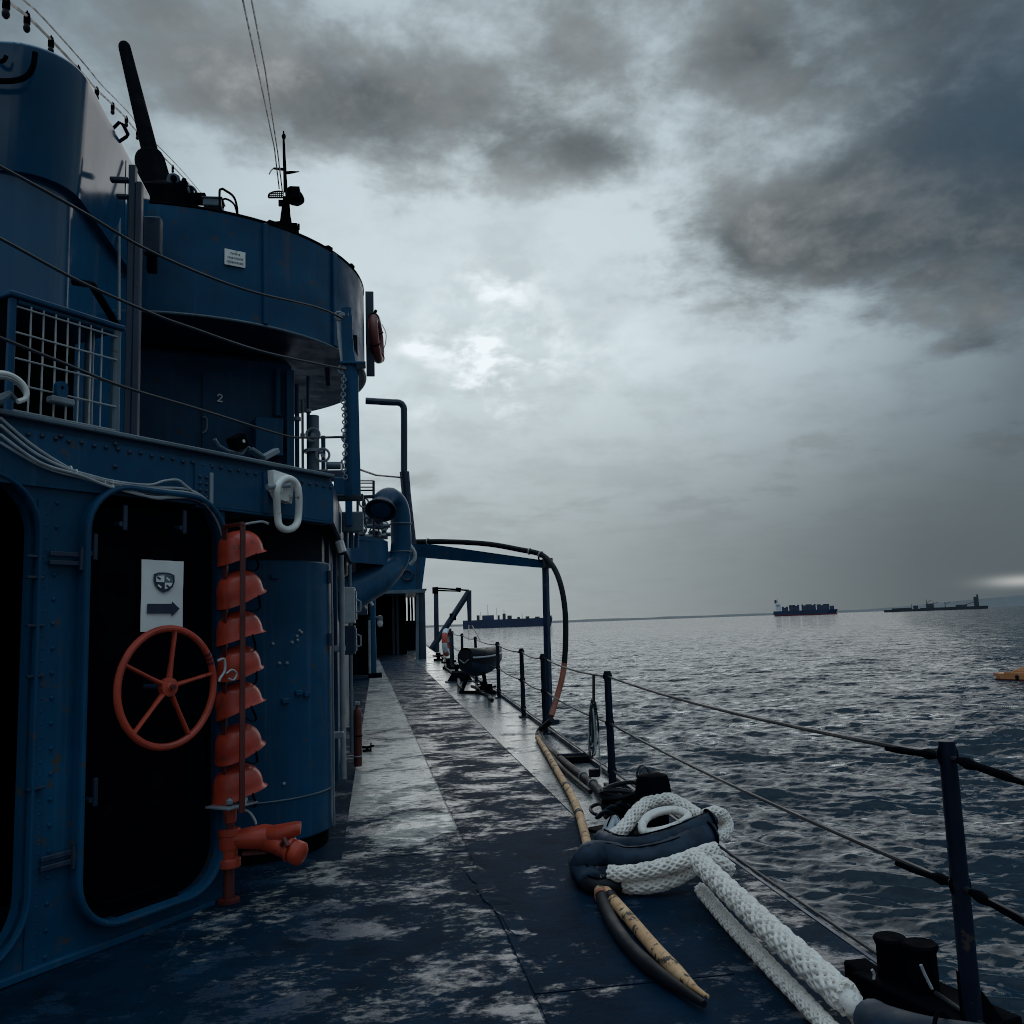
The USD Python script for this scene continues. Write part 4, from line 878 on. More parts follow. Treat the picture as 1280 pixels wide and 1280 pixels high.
ct2.add('base', obox(cl_ + V(0, 0, .012), (.09, .05, .024)), 'black_paint'); ct2.add('horn', tube([cl_ + V(-.07, 0, .055), cl_ + V(0, 0, .045), cl_ + V(.07, 0, .06)], [.010, .014, .010], 8), 'black_paint'); ct2.add('neck', rod(cl_ + V(.0, 0, .02), cl_ + V(0, 0, .05), .016), 'black_paint'); ct2.add('neck', rod(cl_ + V(.035, 0, .02), cl_ + V(.04, 0, .09), .008), 'black_paint')

# ventilator cowl
vt = thing('ventilator', 'big blue gooseneck ventilator pipe rising beside the platform', 'ventilator', at=aty(490, 720, 10.2))
yv = 10.3
dpt_ = smoothline([aty(px, py, y) for px, py, y in [(414, 756, 8.9), (446, 738, 9.2), (476, 721, 9.5), (495, 706, 9.7), (501, 686, 9.75), (501, 662, 9.75), (500, 642, 9.75), (496, 629, 9.73), (488, 622, 9.65), (479, 626, 9.5), (476, 638, 9.4)]], .04)
nd = len(dpt_); vt.add('duct', tube(dpt_, np.interp(np.arange(nd) / nd, [0, .35, .5, 1], [.19, .17, .112, .112]), 28), 'navy_paint', smooth=60)
for px, py in ((501, 690), (501, 655)): vt.add('joint_band', ring(aty(px, py, 9.75), UP, .115, .009, 40, 8), 'grey_paint')
mdir = unit(dpt_[-1] - dpt_[-2]); vt.add('mouth', lathe([(.112, -.10), (.15, -.02), (.165, .0), (.150, .0), (.105, -.08)], dpt_[-1], mdir, 32), 'dark_navy_paint', smooth=60); vt.add('mouth_rim', ring(dpt_[-1], mdir, .160, .012, 40, 8), 'dark_navy_paint')
vt.add('hose_loop', tube(smoothline([aty(px, py, 10.1) for px, py in [(511, 680), (518, 690), (518, 700), (512, 706)]], .03), .022, 8), 'cable_grey')
# bent pipe davit
bd = thing('pipe_davit', 'tall dark pipe davit bent over to the left above the ventilator', 'davit', at=aty(515, 678, 10.6))
bd.add('pipe', tube(smoothline([aty(px, py, 10.6) for px, py in [(457, 501), (490, 503), (499, 503.5), (504, 508), (505, 520), (505, 590)]], .04), .040, 10), 'dark_navy_paint')
bd.add('lower_post', tube([aty(505.5, 590, 10.6), aty(508, 620, 10.6), aty(515, 680, 10.6)], [.06, .058, .055], 10), 'dark_navy_paint')
bd.add('guy_wire', tube([aty(450, 587, 8.5), aty(470, 594, 9.5), aty(503, 597, 10.6)], .010, 6), 'wire_black')
# small platform equipment seen between post and cowl
pe = thing('platform_rail', 'small grey ladder rail standing on the platform behind the corner post', 'railing', at=aty(460, 680, 9.4))
for px in (447, 467): pe.add('upright', rod(aty(px, 601, 9.5), aty(px, 685, 9.5), .014), 'dark_navy_paint')
for py in (601, 604, 609, 613, 622): pe.add('rung', rod(aty(447, py, 9.5), aty(467, py, 9.5), .007, n=6), 'dark_navy_paint')
pe.add('shelf', obox(aty(460, 621, 9.5), (.24, .1, .025)), 'dark_navy_paint')
g4 = np.random.default_rng(11)
for i, (px, py, w, h, y) in enumerate(((455, 640, .05, .35, 10.6), (463, 648, .09, .22, 10.9), (473, 655, .13, .12, 10.6), (480, 664, .08, .2, 11.2), (468, 668, .16, .1, 10.8), (452, 668, .1, .16, 10.2))):
    c = aty(px, py, y); t = thing('valve_gear', ['slim upright valve spindle on the platform', 'valve body with bonnet behind the platform rail', 'wide pump casing under the ventilator mouth', 'small filter pot beside the ventilator', 'low manifold across the platform', 'squat valve chest nearest the corner post'][i], 'valve', at=c - V(0, 0, h / 2), group='valves on the platform')
    t.add('body', lathe([(0, -h / 2), (w * .6, -h / 2), (w * .6, -h * .3), (w * .4, -h * .1), (w * .5, h * .3), (w * .25, h / 2), (0, h / 2)], c, n=14), 'dark_navy_paint'); t.add('pipe', tube([c + V(-.14, 0, -h * .2), c + V(.14, 0, -h * .2)], .025, 8), 'grey_paint'); t.add('hand_wheel', ring(c + V(0, -.06, h * .3), (0, 1, .3), .055, .010, 18, 6), 'steel_grey')

# ================================================================ FARTHER STRUCTURES
Yr = 26.5
rh = thing('after_house', 'far blue overhanging deckhouse above the end of the walkway', 'deckhouse', at=(0, Yr, dz(Yr)))
xr = aty(533, 715, Yr)[0]; zr0, zr1 = aty(533, 738, Yr)[2], aty(533, 688, Yr)[2]
xw = aty(499, 715, Yr)[0]
fr = Polygon([(-2.2, zr0), (xr - .15, zr0), (xr, zr1 - .2), (xr, zr1), (-2.2, zr1)])
rh.add('front_wall', extr(fr, (0, Yr, 0), (1, 0, 0), UP, -6, 0), 'navy_paint', smooth=False)
rh.add('bottom_edge', obox(((xr - 2.3) / 2, Yr - .03, zr0 - .02), (xr + 2.2, .1, .1)), 'grey_paint')
rh.add('corner_rib', obox((xw + .55, Yr - .02, (zr0 + zr1) / 2), (.06, .04, zr1 - zr0)), 'dark_navy_paint')
pc_ = aty(509, 719, Yr - .03); rh.add('porthole', cat([ring(pc_, (0, 1, 0), .15, .04, 24, 8)]), 'dark_navy_paint'); 
rh.add('pillar', rod((aty(527, 780, Yr)[0], Yr + .2, dz(Yr)), (aty(527, 780, Yr)[0], Yr + .2, zr0), .13, n=12), 'dark_navy_paint'); rh.add('pillar_edge', rod((aty(521, 780, Yr)[0], Yr + .1, dz(Yr)), (aty(523, 780, Yr)[0], Yr + .1, zr0), .05), 'grey_paint')
zbw = aty(510, 776, 33)[2]
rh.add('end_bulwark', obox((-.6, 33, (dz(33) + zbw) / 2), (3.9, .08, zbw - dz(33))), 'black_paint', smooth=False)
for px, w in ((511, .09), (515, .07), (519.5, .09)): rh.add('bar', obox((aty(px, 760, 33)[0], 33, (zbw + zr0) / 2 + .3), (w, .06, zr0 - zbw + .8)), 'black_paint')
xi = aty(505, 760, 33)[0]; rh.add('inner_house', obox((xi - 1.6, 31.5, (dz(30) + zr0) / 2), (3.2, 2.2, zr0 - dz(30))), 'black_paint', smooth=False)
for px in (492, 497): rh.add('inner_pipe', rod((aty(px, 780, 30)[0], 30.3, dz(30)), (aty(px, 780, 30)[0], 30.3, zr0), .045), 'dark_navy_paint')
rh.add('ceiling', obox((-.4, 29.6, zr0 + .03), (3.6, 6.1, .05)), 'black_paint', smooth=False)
# machinery between
Ym = 20.0
mh = thing('machinery_locker', 'dark locker block at the left of the walkway before the far deckhouse', 'locker', at=(-.9, Ym, dz(Ym)))
xm = aty(465, 780, Ym)[0]; zmt = aty(455, 768, Ym)[2]
mh.add('body', obox((xm - .8, Ym + .9, (dz(Ym) + zmt) / 2), (1.6, 1.8, zmt - dz(Ym))), 'black_paint'); mh.add('top_box', obox((xm - .35, Ym + .2, zmt + .15), (.5, .6, .34)), 'dark_navy_paint')
mh.add('corner_post', rod((xm + .02, Ym - .05, dz(Ym)), (xm + .02, Ym - .05, aty(465, 738, Ym)[2]), .065), 'navy_paint'); mh.add('pale_edge', rod((xm - .06, Ym - .12, dz(Ym)), (xm - .06, Ym - .12, aty(462, 775, Ym)[2]), .03), 'steel_grey')
mh.add('foot', obox((xm + .05, Ym - .1, dz(Ym) + .05), (.3, .3, .1)), 'black_paint'); mh.add('plinth', obox((xm - .8, Ym - .1, dz(Ym) + .03), (1.6, .3, .07)), 'dark_navy_paint')
p = aty(475, 778, Ym); bl = thing('bell_lamp', 'small grey lamp hung on the post before the far deckhouse', 'lamp', at=p - V(0, 0, .15))
bl.add('globe', lathe([(0, -.11), (.05, -.09), (.07, -.02), (.05, .05), (.0, .06)], p, n=14), 'cable_grey'); bl.add('cap', lathe([(0, .06), (.06, .06), (.05, .14), (0, .16)], p, n=14), 'grey_paint'); bl.add('bracket', rod(p + V(-.25, 0, .1), p + V(0, 0, .1), .03), 'dark_navy_paint')
rp = [(445, 752), (452, 747), (459, 744), (448, 760), (456, 756)]
for i, (px, py) in enumerate(rp):
    c = aty(px, py, 17.0); t = thing('pipe_bend', ['pale bent pipe at the left under the ventilator duct', 'pale bent pipe next to the duct, second from the left', 'highest of the pale bent pipes under the duct', 'lower pale pipe bend above the dark locker', 'pale pipe bend right above the dark locker'][i], 'pipe', at=c, group='bent pipes under the ventilator duct')
    t.add('pipe', tube(smoothline([c + V(-.14, 0, -.09), c + V(-.06, 0, .03), c + V(.08, 0, .07), c + V(.15, 0, -.02)], .03), .028, 8), 'cable_grey'); t.add('union', obox(c + V(.08, 0, .06), (.07, .07, .07)), 'steel_grey')

# ================================================================ MAST, RIGGING, LIGHT STRING
Yk = 24.0
K = lambda px, py: aty(px, py, Yk)
ms = thing('signal_mast', 'slender black signal mast with radar and yards beyond the gun tub', 'mast', at=K(358, 310))
ms.add('pole', tube([K(357, 240), K(355.5, 200), K(354.6, 176), K(354.4, 164)], [.055, .042, .032, .018], 8), 'black_paint')
ms.add('truck_light', lathe([(0, -.1), (.05, -.06), (.06, .02), (.03, .08), (0, .1)], K(354.8, 170.5), n=10), 'black_paint')
ms.add('yard', tube([K(342, 210.5), K(356, 212)], [.03, .045], 8), 'black_paint'); ms.add('yard', tube([K(356, 216), K(364, 215.5), K(374, 214.5)], [.045, .04, .012], 8), 'black_paint')
ms.add('yard_tip', tube(smoothline([K(342, 210.5), K(339, 213), K(336.5, 218)], .1), .014, 6), 'grey_paint')
rdr = [K(335.5, 247), K(336, 243), K(341, 240), K(349, 239), K(354, 240), K(354, 247)]
mr_ = ms.add('radar_frame', tube(rdr + [rdr[0]], .022, 6), 'black_paint')
for px in np.arange(337.5, 354, 2.4): mr_.add('bar', rod(K(px, 240.5), K(px, 247), .014, n=5), 'black_paint')
for py in (242, 244.5): mr_.add('bar', rod(K(336.5, py), K(354, py), .014, n=5), 'black_paint')
ms.add('radar_dish', lathe([(.0, -.12), (.16, -.10), (.26, .02), (.29, .14), (.26, .14), (.14, .0), (0, -.05)], K(366, 248), unit(V(.6, -.75, .25)), 20), 'black_paint')
ms.add('director_box', obox(K(369, 243), (.26, .3, .34)), 'black_paint')
for a, b in (((351, 288), (356, 246)), ((354, 290), (357, 246)), ((364, 290), (358, 252)), ((361, 291), (360, 250)), ((358, 291), (358, 246))): ms.add('tripod_leg', rod(K(*a), K(*b), .06, .045, n=8), 'black_paint')
ms.add('platform', obox(K(358.5, 285), (.62, .5, .08)), 'black_paint'); ms.add('platform', obox(K(358, 289), (.42, .5, .12)), 'black_paint')
for a, b in (((344, 278), (344, 286)), ((344, 278), (353, 277.5)), ((344, 286.5), (354, 286.5)), ((373.5, 280), (373.5, 287)), ((366, 287), (373.5, 287))): ms.add('platform_rail', rod(K(*a), K(*b), .03, n=6), 'black_paint')
ms.add('lamp_box', obox(K(348, 282), (.1, .1, .12)), 'black_paint'); ms.add('lamp_box', obox(K(351, 254), (.12, .1, .16)), 'black_paint')
ms.add('lower_trunk', rod(K(359, 291) - V(0, 0, 3.0), K(358.5, 292), .14, .10), 'black_paint')
for i, (pts) in enumerate([[(303, -2, 13), (325, 100, 17.5), (343, 185, 22), (349, 236, Yk)], [(314, -2, 13), (331, 85, 17), (347, 190, 22), (353, 240, Yk)]]):
    q = [aty(*p) for p in pts]; d = unit(q[0] - q[1]); t = thing('stay_wire', ['left one of two thin stay wires rising from the signal mast', 'right one of two thin stay wires rising from the signal mast'][i], 'stay wire', at=q[-1])
    t.add('wire', tube([q[0] + d * 6] + q, .016, 5), 'wire_black')
ls = [(-14, -34, 4.6), (8, 0, 5.2), (34, 20, 5.9), (64, 50, 6.7), (98, 86, 7.8), (121, 112, 8.9), (141, 131, 10.0), (158, 148, 11.2), (172, 165, 12.6), (216, 208, 15.5), (240, 234, 18.5), (264, 262, 22.0)]
q = [aty(*p) for p in ls]
st = thing('lamp_cable', 'thin twin cable of a lamp string climbing over the casing to the upper left', 'cable', at=q[-1])
st.add('cable', tube(smoothline(q, .3), .011, 5), 'wire_black'); st.add('carrier_wire', tube(smoothline([p + V(.05, 0, .05) for p in q], .3), .007, 5), 'wire_black')
lab = ['nearest hanging lamp of the string at the top left corner', 'second hanging lamp of the string, left of the casing top', 'third lamp of the string, touching the casing edge', 'lamp of the string at the casing shoulder', 'lamp hanging just right of the casing shoulder', 'lamp hanging above the square handle', 'lamp hanging beside the square handle', 'lamp of the string next to the gun barrel', 'first lamp of the string right of the gun sleeve', 'far lamp of the string over the tub rim']
l0 = None
for i, k in enumerate((1, 2, 3, 4, 5, 6, 7, 8, 9, 10)):
    p = q[k] - V(0, 0, .0)
    if l0 is None:
        l0 = thing('string_lamp', lab[i], 'lamp', at=p, group='lamps on the string')
        l0.add('socket', lathe([(0, .02), (.016, .02), (.022, -.01), (.022, -.055), (.017, -.065)], p, n=12), 'black_paint'); l0.add('bulb', lathe([(.016, -.062), (.020, -.075), (.0235, -.09), (.0215, -.105), (.012, -.118), (0, -.122)], p, n=12), 'black_rubber'); l0.add('clip', ring(p + V(0, 0, .018), (1, .3, 0), .016, .005, 12, 5), 'black_paint')
    else: copy(l0, p, lab[i], scale=1.0)

# ================================================================ RAILING ON THE DECK EDGE
def st_xy(y): return V(edge_x(y) - .12, y, dz(y))
posts = [2.60, 6.91, 9.9, 11.52, 14.1, 17.4, 20.3, 23.0]
plab = ['nearest railing post, standing on a triangular gusset', 'railing post with the coiled cord hanging on it', 'railing post right beside the tall hose boom post', 'railing post just beyond the tall hose boom post', 'railing post in front of the hanging boat', 'railing post behind the hanging boat', 'far railing post beside the life ring', 'farthest railing post, near the triangular davit']
p0 = st_xy(posts[1])
po = thing('railing_post', plab[1], 'railing post', at=p0, group='railing posts')
po.add('shaft', tube([p0, p0 + V(0, 0, .882), p0 + V(0, 0, .887)], [.031, .0275, .025], 16), 'post_paint')
po.add('base_plate', obox(p0 + V(0, 0, .010), (.12, .12, .018)), 'post_paint')
for h in (.845, .48, .12): po.add('wire_eye', cat([ring(p0 + V(0, 0, h), (0, 1, 0), .033, .006, 18, 6)]), 'black_paint')
for i, y in enumerate(posts):
    if i == 1: continue
    s = 1.0 if i else V(.95, .95, 1.065)
    copy(po, st_xy(y), plab[i], scale=s)
ng = st_xy(2.60)
gs_ = thing('post_gusset', 'dark triangular gusset plate at the foot of the nearest railing post', 'gusset', at=ng)
gs_.add('plate', extr(Polygon([(-.03, 0), (.17, 0), (.13, .06), (.04, .20), (-.03, .26)]), ng + V(0, .006, 0), rt, UP, -.008, .008), 'black_paint', smooth=False)
gs_.add('foot', obox(ng + V(.04, 0, .02), (.24, .14, .025)), 'black_paint')
def rail(h, label, r, drop, fit):
    t = thing('lifeline', label, 'lifeline', at=st_xy(posts[0]) + V(0, 0, h), group='lifelines of the deck railing'); P = []
    ends = [st_xy(-1.4) + V(.01, 0, h + .05)] + [st_xy(y) + V(.0, 0, h * (1.06 if y < 3 else 1)) for y in posts] + [st_xy(26.5) + V(0, 0, h)]
    for i in range(len(ends) - 1):
        s = sag(ends[i], ends[i + 1], drop * (.4 if i else .5), 14); P += list(s if i == 0 else s[1:])
    t.add('wire', tube(P, r, 8), 'wire_black')
    if fit:
        for y, sgn_ in ((posts[0], 1), (posts[0], -1), (posts[2], -1), (posts[3], 1)):
            hh = h * 1.06 if y < 3 else h; a = st_xy(y + .05 * sgn_) + V(0, 0, hh - .003); b = st_xy(y + .34 * sgn_) + V(0, 0, hh - (.024 if sgn_ > 0 else .018))
            t.add('turnbuckle', tube([a, a * .85 + b * .15, a * .7 + b * .3, a * .3 + b * .7, b], [r * 1.2, r * 2.1, r * 1.3, r * 1.5, r * 1.05], 10), 'black_paint')
    return t
rail(.845, 'top lifeline wire along the deck railing', .0088, .09, True)
rail(.48, 'middle lifeline wire along the deck railing', .0088, .07, True)
rail(.12, 'lowest lifeline wire running just above the deck edge', .0075, .03, False)
# near deck-edge chock
ck0 = V(1.79, 3.02, dz(3.0))
ck = thing('roller_chock', 'black roller chock on the deck edge beside the nearest railing post', 'chock', at=ck0)
for i, (px, pt) in enumerate(((1112, 1170), (1150, 1178))):
    y = 2.95 - .12 * i; t_ = aty(px, pt, y); b_ = V(t_[0], y, dz(y)); ck.add('roller', lathe([(0, 0), (.055, 0), (.05, .02), (.047, t_[2] - b_[2] - .03), (.056, t_[2] - b_[2] - .008), (.05, t_[2] - b_[2]), (0, t_[2] - b_[2])], b_, n=20), 'black_paint')
cA, cB = aty(1096, 1262, 3.0), aty(1215, 1272, 2.62)
ck.add('bed', obox((cA + cB) / 2 + V(.04, 0, -.10), (.50, .20, .32), np.array([unit((cB - cA) * V(1, 1, 0)), unit(np.cross(UP, cB - cA)), UP])), 'black_paint'); ck.add('lug', obox(aty(1078, 1212, 3.1) - V(0, 0, .06), (.09, .10, .16)), 'black_paint')
ck.add('pale_clip', tube(smoothline([aty(px, py, 2.75) for px, py in [(1151, 1206), (1156, 1218), (1161, 1228), (1165, 1236)]], .01), .005, 6), 'cable_grey')
ck.add('shackle', tube(smoothline([aty(px, py, 2.95) for px, py in [(1090, 1212), (1093, 1218), (1092, 1226), (1090, 1234)]], .01), .005, 6), 'cable_grey')
pad = thing('canvas_roll', 'blue canvas-covered roll lying at the bottom right corner of the deck', 'canvas roll', at=deck(1180, 1290))
pad.add('cover', tube(smoothline([aty(px, py, y) for px, py, y in [(1092, 1276, 2.72), (1106, 1284, 2.64), (1160, 1300, 2.50), (1220, 1310, 2.38), (1300, 1322, 2.24), (1400, 1330, 2.05)]], .03), .062, 18), 'canvas', smooth=60)
for px, py, y in ((1180, 1298, 2.44), (1290, 1316, 2.26)): pad.add('cord', ring(aty(px, py, y), unit(aty(px + 30, py + 4, y - .05) - aty(px, py, y)), .066, .006, 18, 6), 'black_paint')

# hose boom
bx = V(2.0, 10.74, dz(10.74)); ztop = aty(682, 702, 10.74)[2]
bm = thing('hose_boom', 'tall blue post and arm carrying a hose out over the deck edge', 'boom', at=bx)
pt_ = aty(681.5, 700, 10.74); pb_ = aty(686.5, 905, 10.74)
bm.add('post', tube([pb_, pt_], [.048, .042], 4), 'dark_navy_paint', smooth=False)
a0_, a1_ = aty(512, 686, 11.6), aty(686, 706, 10.74)
ex_ = unit(a1_ - a0_); ln = np.linalg.norm(a1_ - a0_)
bm.add('arm', extr(Polygon([(0, -.10), (ln, -.045), (ln, .045), (0, .10)]), a0_, ex_, unit(np.cross(np.cross(ex_, UP), ex_)), -.05, .05), 'navy_paint', smooth=False)
bm.add('end_cap', obox(aty(684, 704, 10.7), (.12, .14, .12)), 'dark_navy_paint'); bm.add('eye', ring(aty(677, 697, 10.7), (0, 1, 0), .04, .010, 16, 6), 'black_paint'); bm.add('foot', obox(V(pb_[0], pb_[1], bx[2] + .03), (.22, .2, .06)), 'dark_navy_paint')
hs_ = thing('hanging_hose', 'black and red rubber hose draped over the boom and down its end', 'hose', at=bx)
hpth = [(516, 682, 11.45), (560, 682, 11.2), (610, 685, 11.0), (650, 692, 10.85), (676, 698, 10.7), (690, 706, 10.5), (700, 728, 10.35), (706, 760, 10.25), (707, 800, 10.2), (704, 840, 10.15), (696, 872, 10.1), (689, 895, 10.0)]
hp3 = smoothline([aty(*p) + V(0, 0, .05 * (i < 5)) for i, p in enumerate(hpth)], .05)
kk = int(len(hp3) * .84); hs_.add('hose', tube(hp3[:kk], .033, 12), 'black_rubber', smooth=60); hs_.add('hose', tube(hp3[kk - 1:], .034, 12), 'hose_red', smooth=60, label='faded red lower length of the hose')
for k in (5, 30, int(len(hp3) * .45)): hs_.add('strap', ring(hp3[k], hp3[k + 1] - hp3[k], .038, .008, 16, 6), 'cable_grey')
# hoses on the deck
def dk(pts, h): return smoothline([deck(px, py, hh if (hh := (p[2] if len(p) > 2 else h)) else h) for p in pts for px, py in [p[:2]]], .03)
ht = thing('tan_hose', 'worn tan hose lying along the deck edge and under the mooring rope', 'hose', at=deck(700, 965))
tpts = [(672, 922), (683, 940), (698, 966), (712, 990), (722, 1012), (729, 1035), (735, 1060), (737, 1080), (742, 1094), (757, 1114), (790, 1152), (830, 1198), (870, 1236), (886, 1246)]
tl3 = dk(tpts, .034); ht.add('hose', tube(tl3, np.interp(np.arange(len(tl3)), [0, len(tl3) - 9, len(tl3) - 1], [.028, .028, .006]), 14), 'hose_tan', smooth=60)
for px, py in ((707, 982), (762, 1120), (723, 1016)): c = deck(px, py, .034); j = int(np.argmin(np.linalg.norm(tl3 - c, axis=1))); ht.add('band', tube(tl3[j:j + 3], .0315, 14), 'black_rubber')
h2 = thing('black_hose', 'black hose bundle running from the boom foot along the deck edge', 'hose', at=deck(720, 950))
h2.add('hose', tube(dk([(690, 900, .2), (681, 908, .12), (674, 916, .05), (682, 932), (700, 948), (722, 966), (742, 981), (752, 992), (764, 1010)], .034), .032, 12), 'black_rubber', smooth=60)
h2.add('hose', tube(dk([(680, 905, .14), (671, 917, .05), (678, 930), (700, 957), (716, 972), (738, 990)], .03), .018, 10), 'black_rubber', smooth=60)
for px, py in ((729, 971), (741, 980)): h2.add('clamp', ring(deck(px, py, .034), unit(deck(px + 6, py + 5, .034) - deck(px, py, .034)), .036, .007, 16, 6), 'steel_grey')
h3 = thing('black_hose_end', 'black hose with a tan taped end curving along the deck below the bitts', 'hose', at=deck(800, 1190))
b3 = dk([(750, 1112), (754, 1128), (764, 1150), (784, 1180), (812, 1208), (845, 1232), (880, 1255)], .034); h3.add('hose', tube(b3, np.interp(np.arange(len(b3)), [0, len(b3) - 12, len(b3) - 1], [.029, .029, .012]), 14), 'black_rubber', smooth=60)
h3.add('tape', tube(b3[0:5], .0315, 14), 'hose_tan'); h3.add('end_cuff', tube([b3[0] + (b3[0] - b3[1]) * 1.2, b3[0]], [.021, .0315], 14), 'rope_white'); h3.add('tape_band', tube(b3[3:5], .034, 14), 'hose_red')

# ================================================================ MOORING BITTS AND ROPE
BA = deck(822, 1062); BA = V(1.62, 4.95, dz(4.95))
ba = thing('mooring_bitts', 'pair of black mooring bollards buried under heavy white rope', 'bitts', at=BA)
ztp = aty(817, 966, 5.25)[2]; zA = dz(5.25); XA_ = aty(817, 1000, 5.25)[0]
ba.add('bollard', lathe([(.085, 0), (.085, ztp - zA - .16), (.088, ztp - zA - .15), (.112, ztp - zA - .14), (.098, ztp - zA - .04), (.085, ztp - zA - .012), (.05, ztp - zA), (0, ztp - zA)], V(XA_, 5.25, zA), n=28), 'black_paint')
XB_ = aty(772, 1010, 5.6)[0]; ba.add('bollard', lathe([(.09, 0), (.09, .15), (.11, .17), (.105, .22), (.06, .24), (0, .242)], V(XB_, 5.55, dz(5.55)), n=28), 'black_paint')
ba.add('bed_plate', obox(V((XA_ + XB_) / 2, 5.4, dz(5.4) + .012), (.62, .34, .022), np.array([unit(V(XB_ - XA_, .3, 0)), unit(V(-.3, XB_ - XA_, 0)), UP])), 'black_paint')
ba.add('cap_loop', tube(smoothline([aty(px, py, 5.2) for px, py in [(796, 972), (797, 962), (801, 957), (807, 959), (811, 966)]], .01), .006, 6), 'wire_black'); ba.add('cap_loop', tube(smoothline([aty(px, py, 5.16) for px, py in [(799, 968), (803, 960), (809, 960), (813, 967)]], .01), .005, 6), 'wire_black')
mr2 = thing('mooring_rope', 'thick white plaited mooring rope wrapped round the bitts in dark sleeves', 'rope', at=V(1.5, 4.7, dz(4.7)))
Q = lambda pts: [aty(*p) for p in pts]
RR = .040
mr2.add('turn', braid(Q([(764, 1048, 4.95), (781, 1034, 5.0), (795, 1016, 5.08), (812, 1003, 5.15), (833, 999, 5.15), (852, 1006, 5.1), (870, 1018, 5.0), (884, 1025, 4.9)]), RR), 'rope_white', smooth=60, label='upper turn of rope over the bollard')
mr2.add('turn', tube(smoothline(Q([(806, 1040, 4.86), (803, 1031, 4.9), (810, 1021, 4.95), (826, 1014, 5.0), (846, 1013, 5.0), (860, 1020, 4.93), (850, 1030, 4.86), (828, 1038, 4.84)]), .01, True), .024, 12, True), 'rope_white', smooth=60, label='smooth inner loop of rope')
mr2.add('turn', braid(Q([(880, 1021, 4.82), (894, 1016, 4.85), (906, 1023, 4.88), (908, 1036, 4.86), (900, 1046, 4.8), (886, 1045, 4.74)]), RR * .95), 'rope_white', smooth=60, label='end loop of rope at the right of the sleeves')
QD = lambda pts: [deck(*p) for p in pts]
mr2.add('turn', braid(QD([(762, 1092, .10), (785, 1092, .11), (815, 1087, .13), (845, 1079, .15), (870, 1070, .17), (894, 1062, .18)]), RR), 'rope_white', smooth=60, label='lower turn of rope below the sleeves')
mr2.add('turn', braid(QD([(766, 1102, .05), (790, 1107, .05), (815, 1106, .055), (840, 1099, .07), (862, 1087, .10), (880, 1077, .14), (898, 1079, .13), (912, 1087, .09)]), RR), 'rope_white', smooth=60, label='lowest turn of rope, ending in a bight')
mr2.add('turn', braid(Q([(868, 1062, 4.7), (886, 1056, 4.74), (898, 1060, 4.74), (900, 1072, 4.66)]), RR * .9), 'rope_white', smooth=60)
QD = lambda pts: [deck(*p) for p in pts]
def sleeve(pts, r, mat, lab, f=.8):
    p = smoothline([aty(*q) if q[2] > 1 else deck(*q) for q in pts], .02); n = len(p); rr = r * (1 + .10 * np.sin(np.linspace(0, 9, n)) * np.linspace(.4, 1, n)); rr[0] *= .75
    m = tube(p, rr, 20, flat=f); v = np.array(m.vertices); nz = meshkit.fbm(v * 28, 3, 2)[:, None] - .5
    m = trimesh.Trimesh(v + m.vertex_normals * nz * .018, m.faces, process=False); s_ = mr2.add('sleeve', m, mat, smooth=60, label=lab)
    s_.add('seam', tube(p[2:-2] + V(0, -.2 * r, r * .86), .0045, 5), 'black_paint')
sleeve([(753, 1046, 4.98), (768, 1054, 4.80), (792, 1056, 4.66), (822, 1050, 4.62), (852, 1040, 4.66), (887, 1025, 4.78)], .056, 'canvas', 'upper blue-grey canvas sleeve')
sleeve([(738, 1100, .06), (728, 1084, .09), (735, 1070, .15), (755, 1066, 4.6), (785, 1072, 4.52), (820, 1068, 4.5), (852, 1058, 4.56), (889, 1042, 4.7)], .060, 'canvas', 'lower blue-grey canvas sleeve')
sleeve([(722, 1076, .05), (727, 1096, .045), (742, 1107, .045), (766, 1106, .05), (790, 1096, .06)], .046, 'black_rubber', 'black rubber sleeve at the left end')
sleeve([(756, 1046, 5.0), (762, 1030, 5.05), (768, 1022, 5.1), (776, 1038, 5.0)], .030, 'canvas_pale', 'pale frayed sleeve end standing up', .6)
mr2.add('binding', cat([ring(aty(888, 1026, 4.76), (1, .1, .3), .060, .008, 18, 6), ring(aty(889, 1042, 4.69), (1, .1, .3), .062, .008, 18, 6)]), 'black_paint')
r2 = thing('rope_tail', 'long white plaited rope stretched from the bitts to the near chock', 'rope', at=deck(980, 1190))
r2.add('rope', braid(QD([(874, 1078, .18), (905, 1108, .17), (960, 1160, .16), (1010, 1205, .15), (1060, 1250, .13)]), .050, pitch=.24), 'rope_white', smooth=60)
fe_ = smoothline(QD([(1058, 1248, .13), (1067, 1257, .12), (1064, 1266, .07), (1072, 1284, .05)]), .01)
r2.add('frayed_end', tube(fe_, np.linspace(.042, .008, len(fe_)), 8), 'rope_white', smooth=60)
r3 = thing('rope_tail_shaded', 'second plaited rope lying lower and darker beside the stretched one', 'rope', at=deck(960, 1210))
r3.add('rope', braid(QD([(876, 1112, .05), (908, 1150, .04), (952, 1197, .04), (1000, 1247, .04), (1050, 1300, .04)]), .032, pitch=.2), 'rope_white', smooth=60)
lashing = thing('tarred_lashing', 'black tarred lashing and cloth bundled on the farther bollard', 'lashing', at=V(XB_, 5.55, dz(5.5)))
g5 = np.random.default_rng(8)
for k in range(7):
    c = V(XB_, 5.5, dz(5.5) + .15 + .018 * k); lashing.add('turn', ring(c, unit(V(g5.normal(0, .25), g5.normal(0, .25), 1)), .115 + g5.uniform(-.01, .02), .014, 30, 6), 'black_rubber')
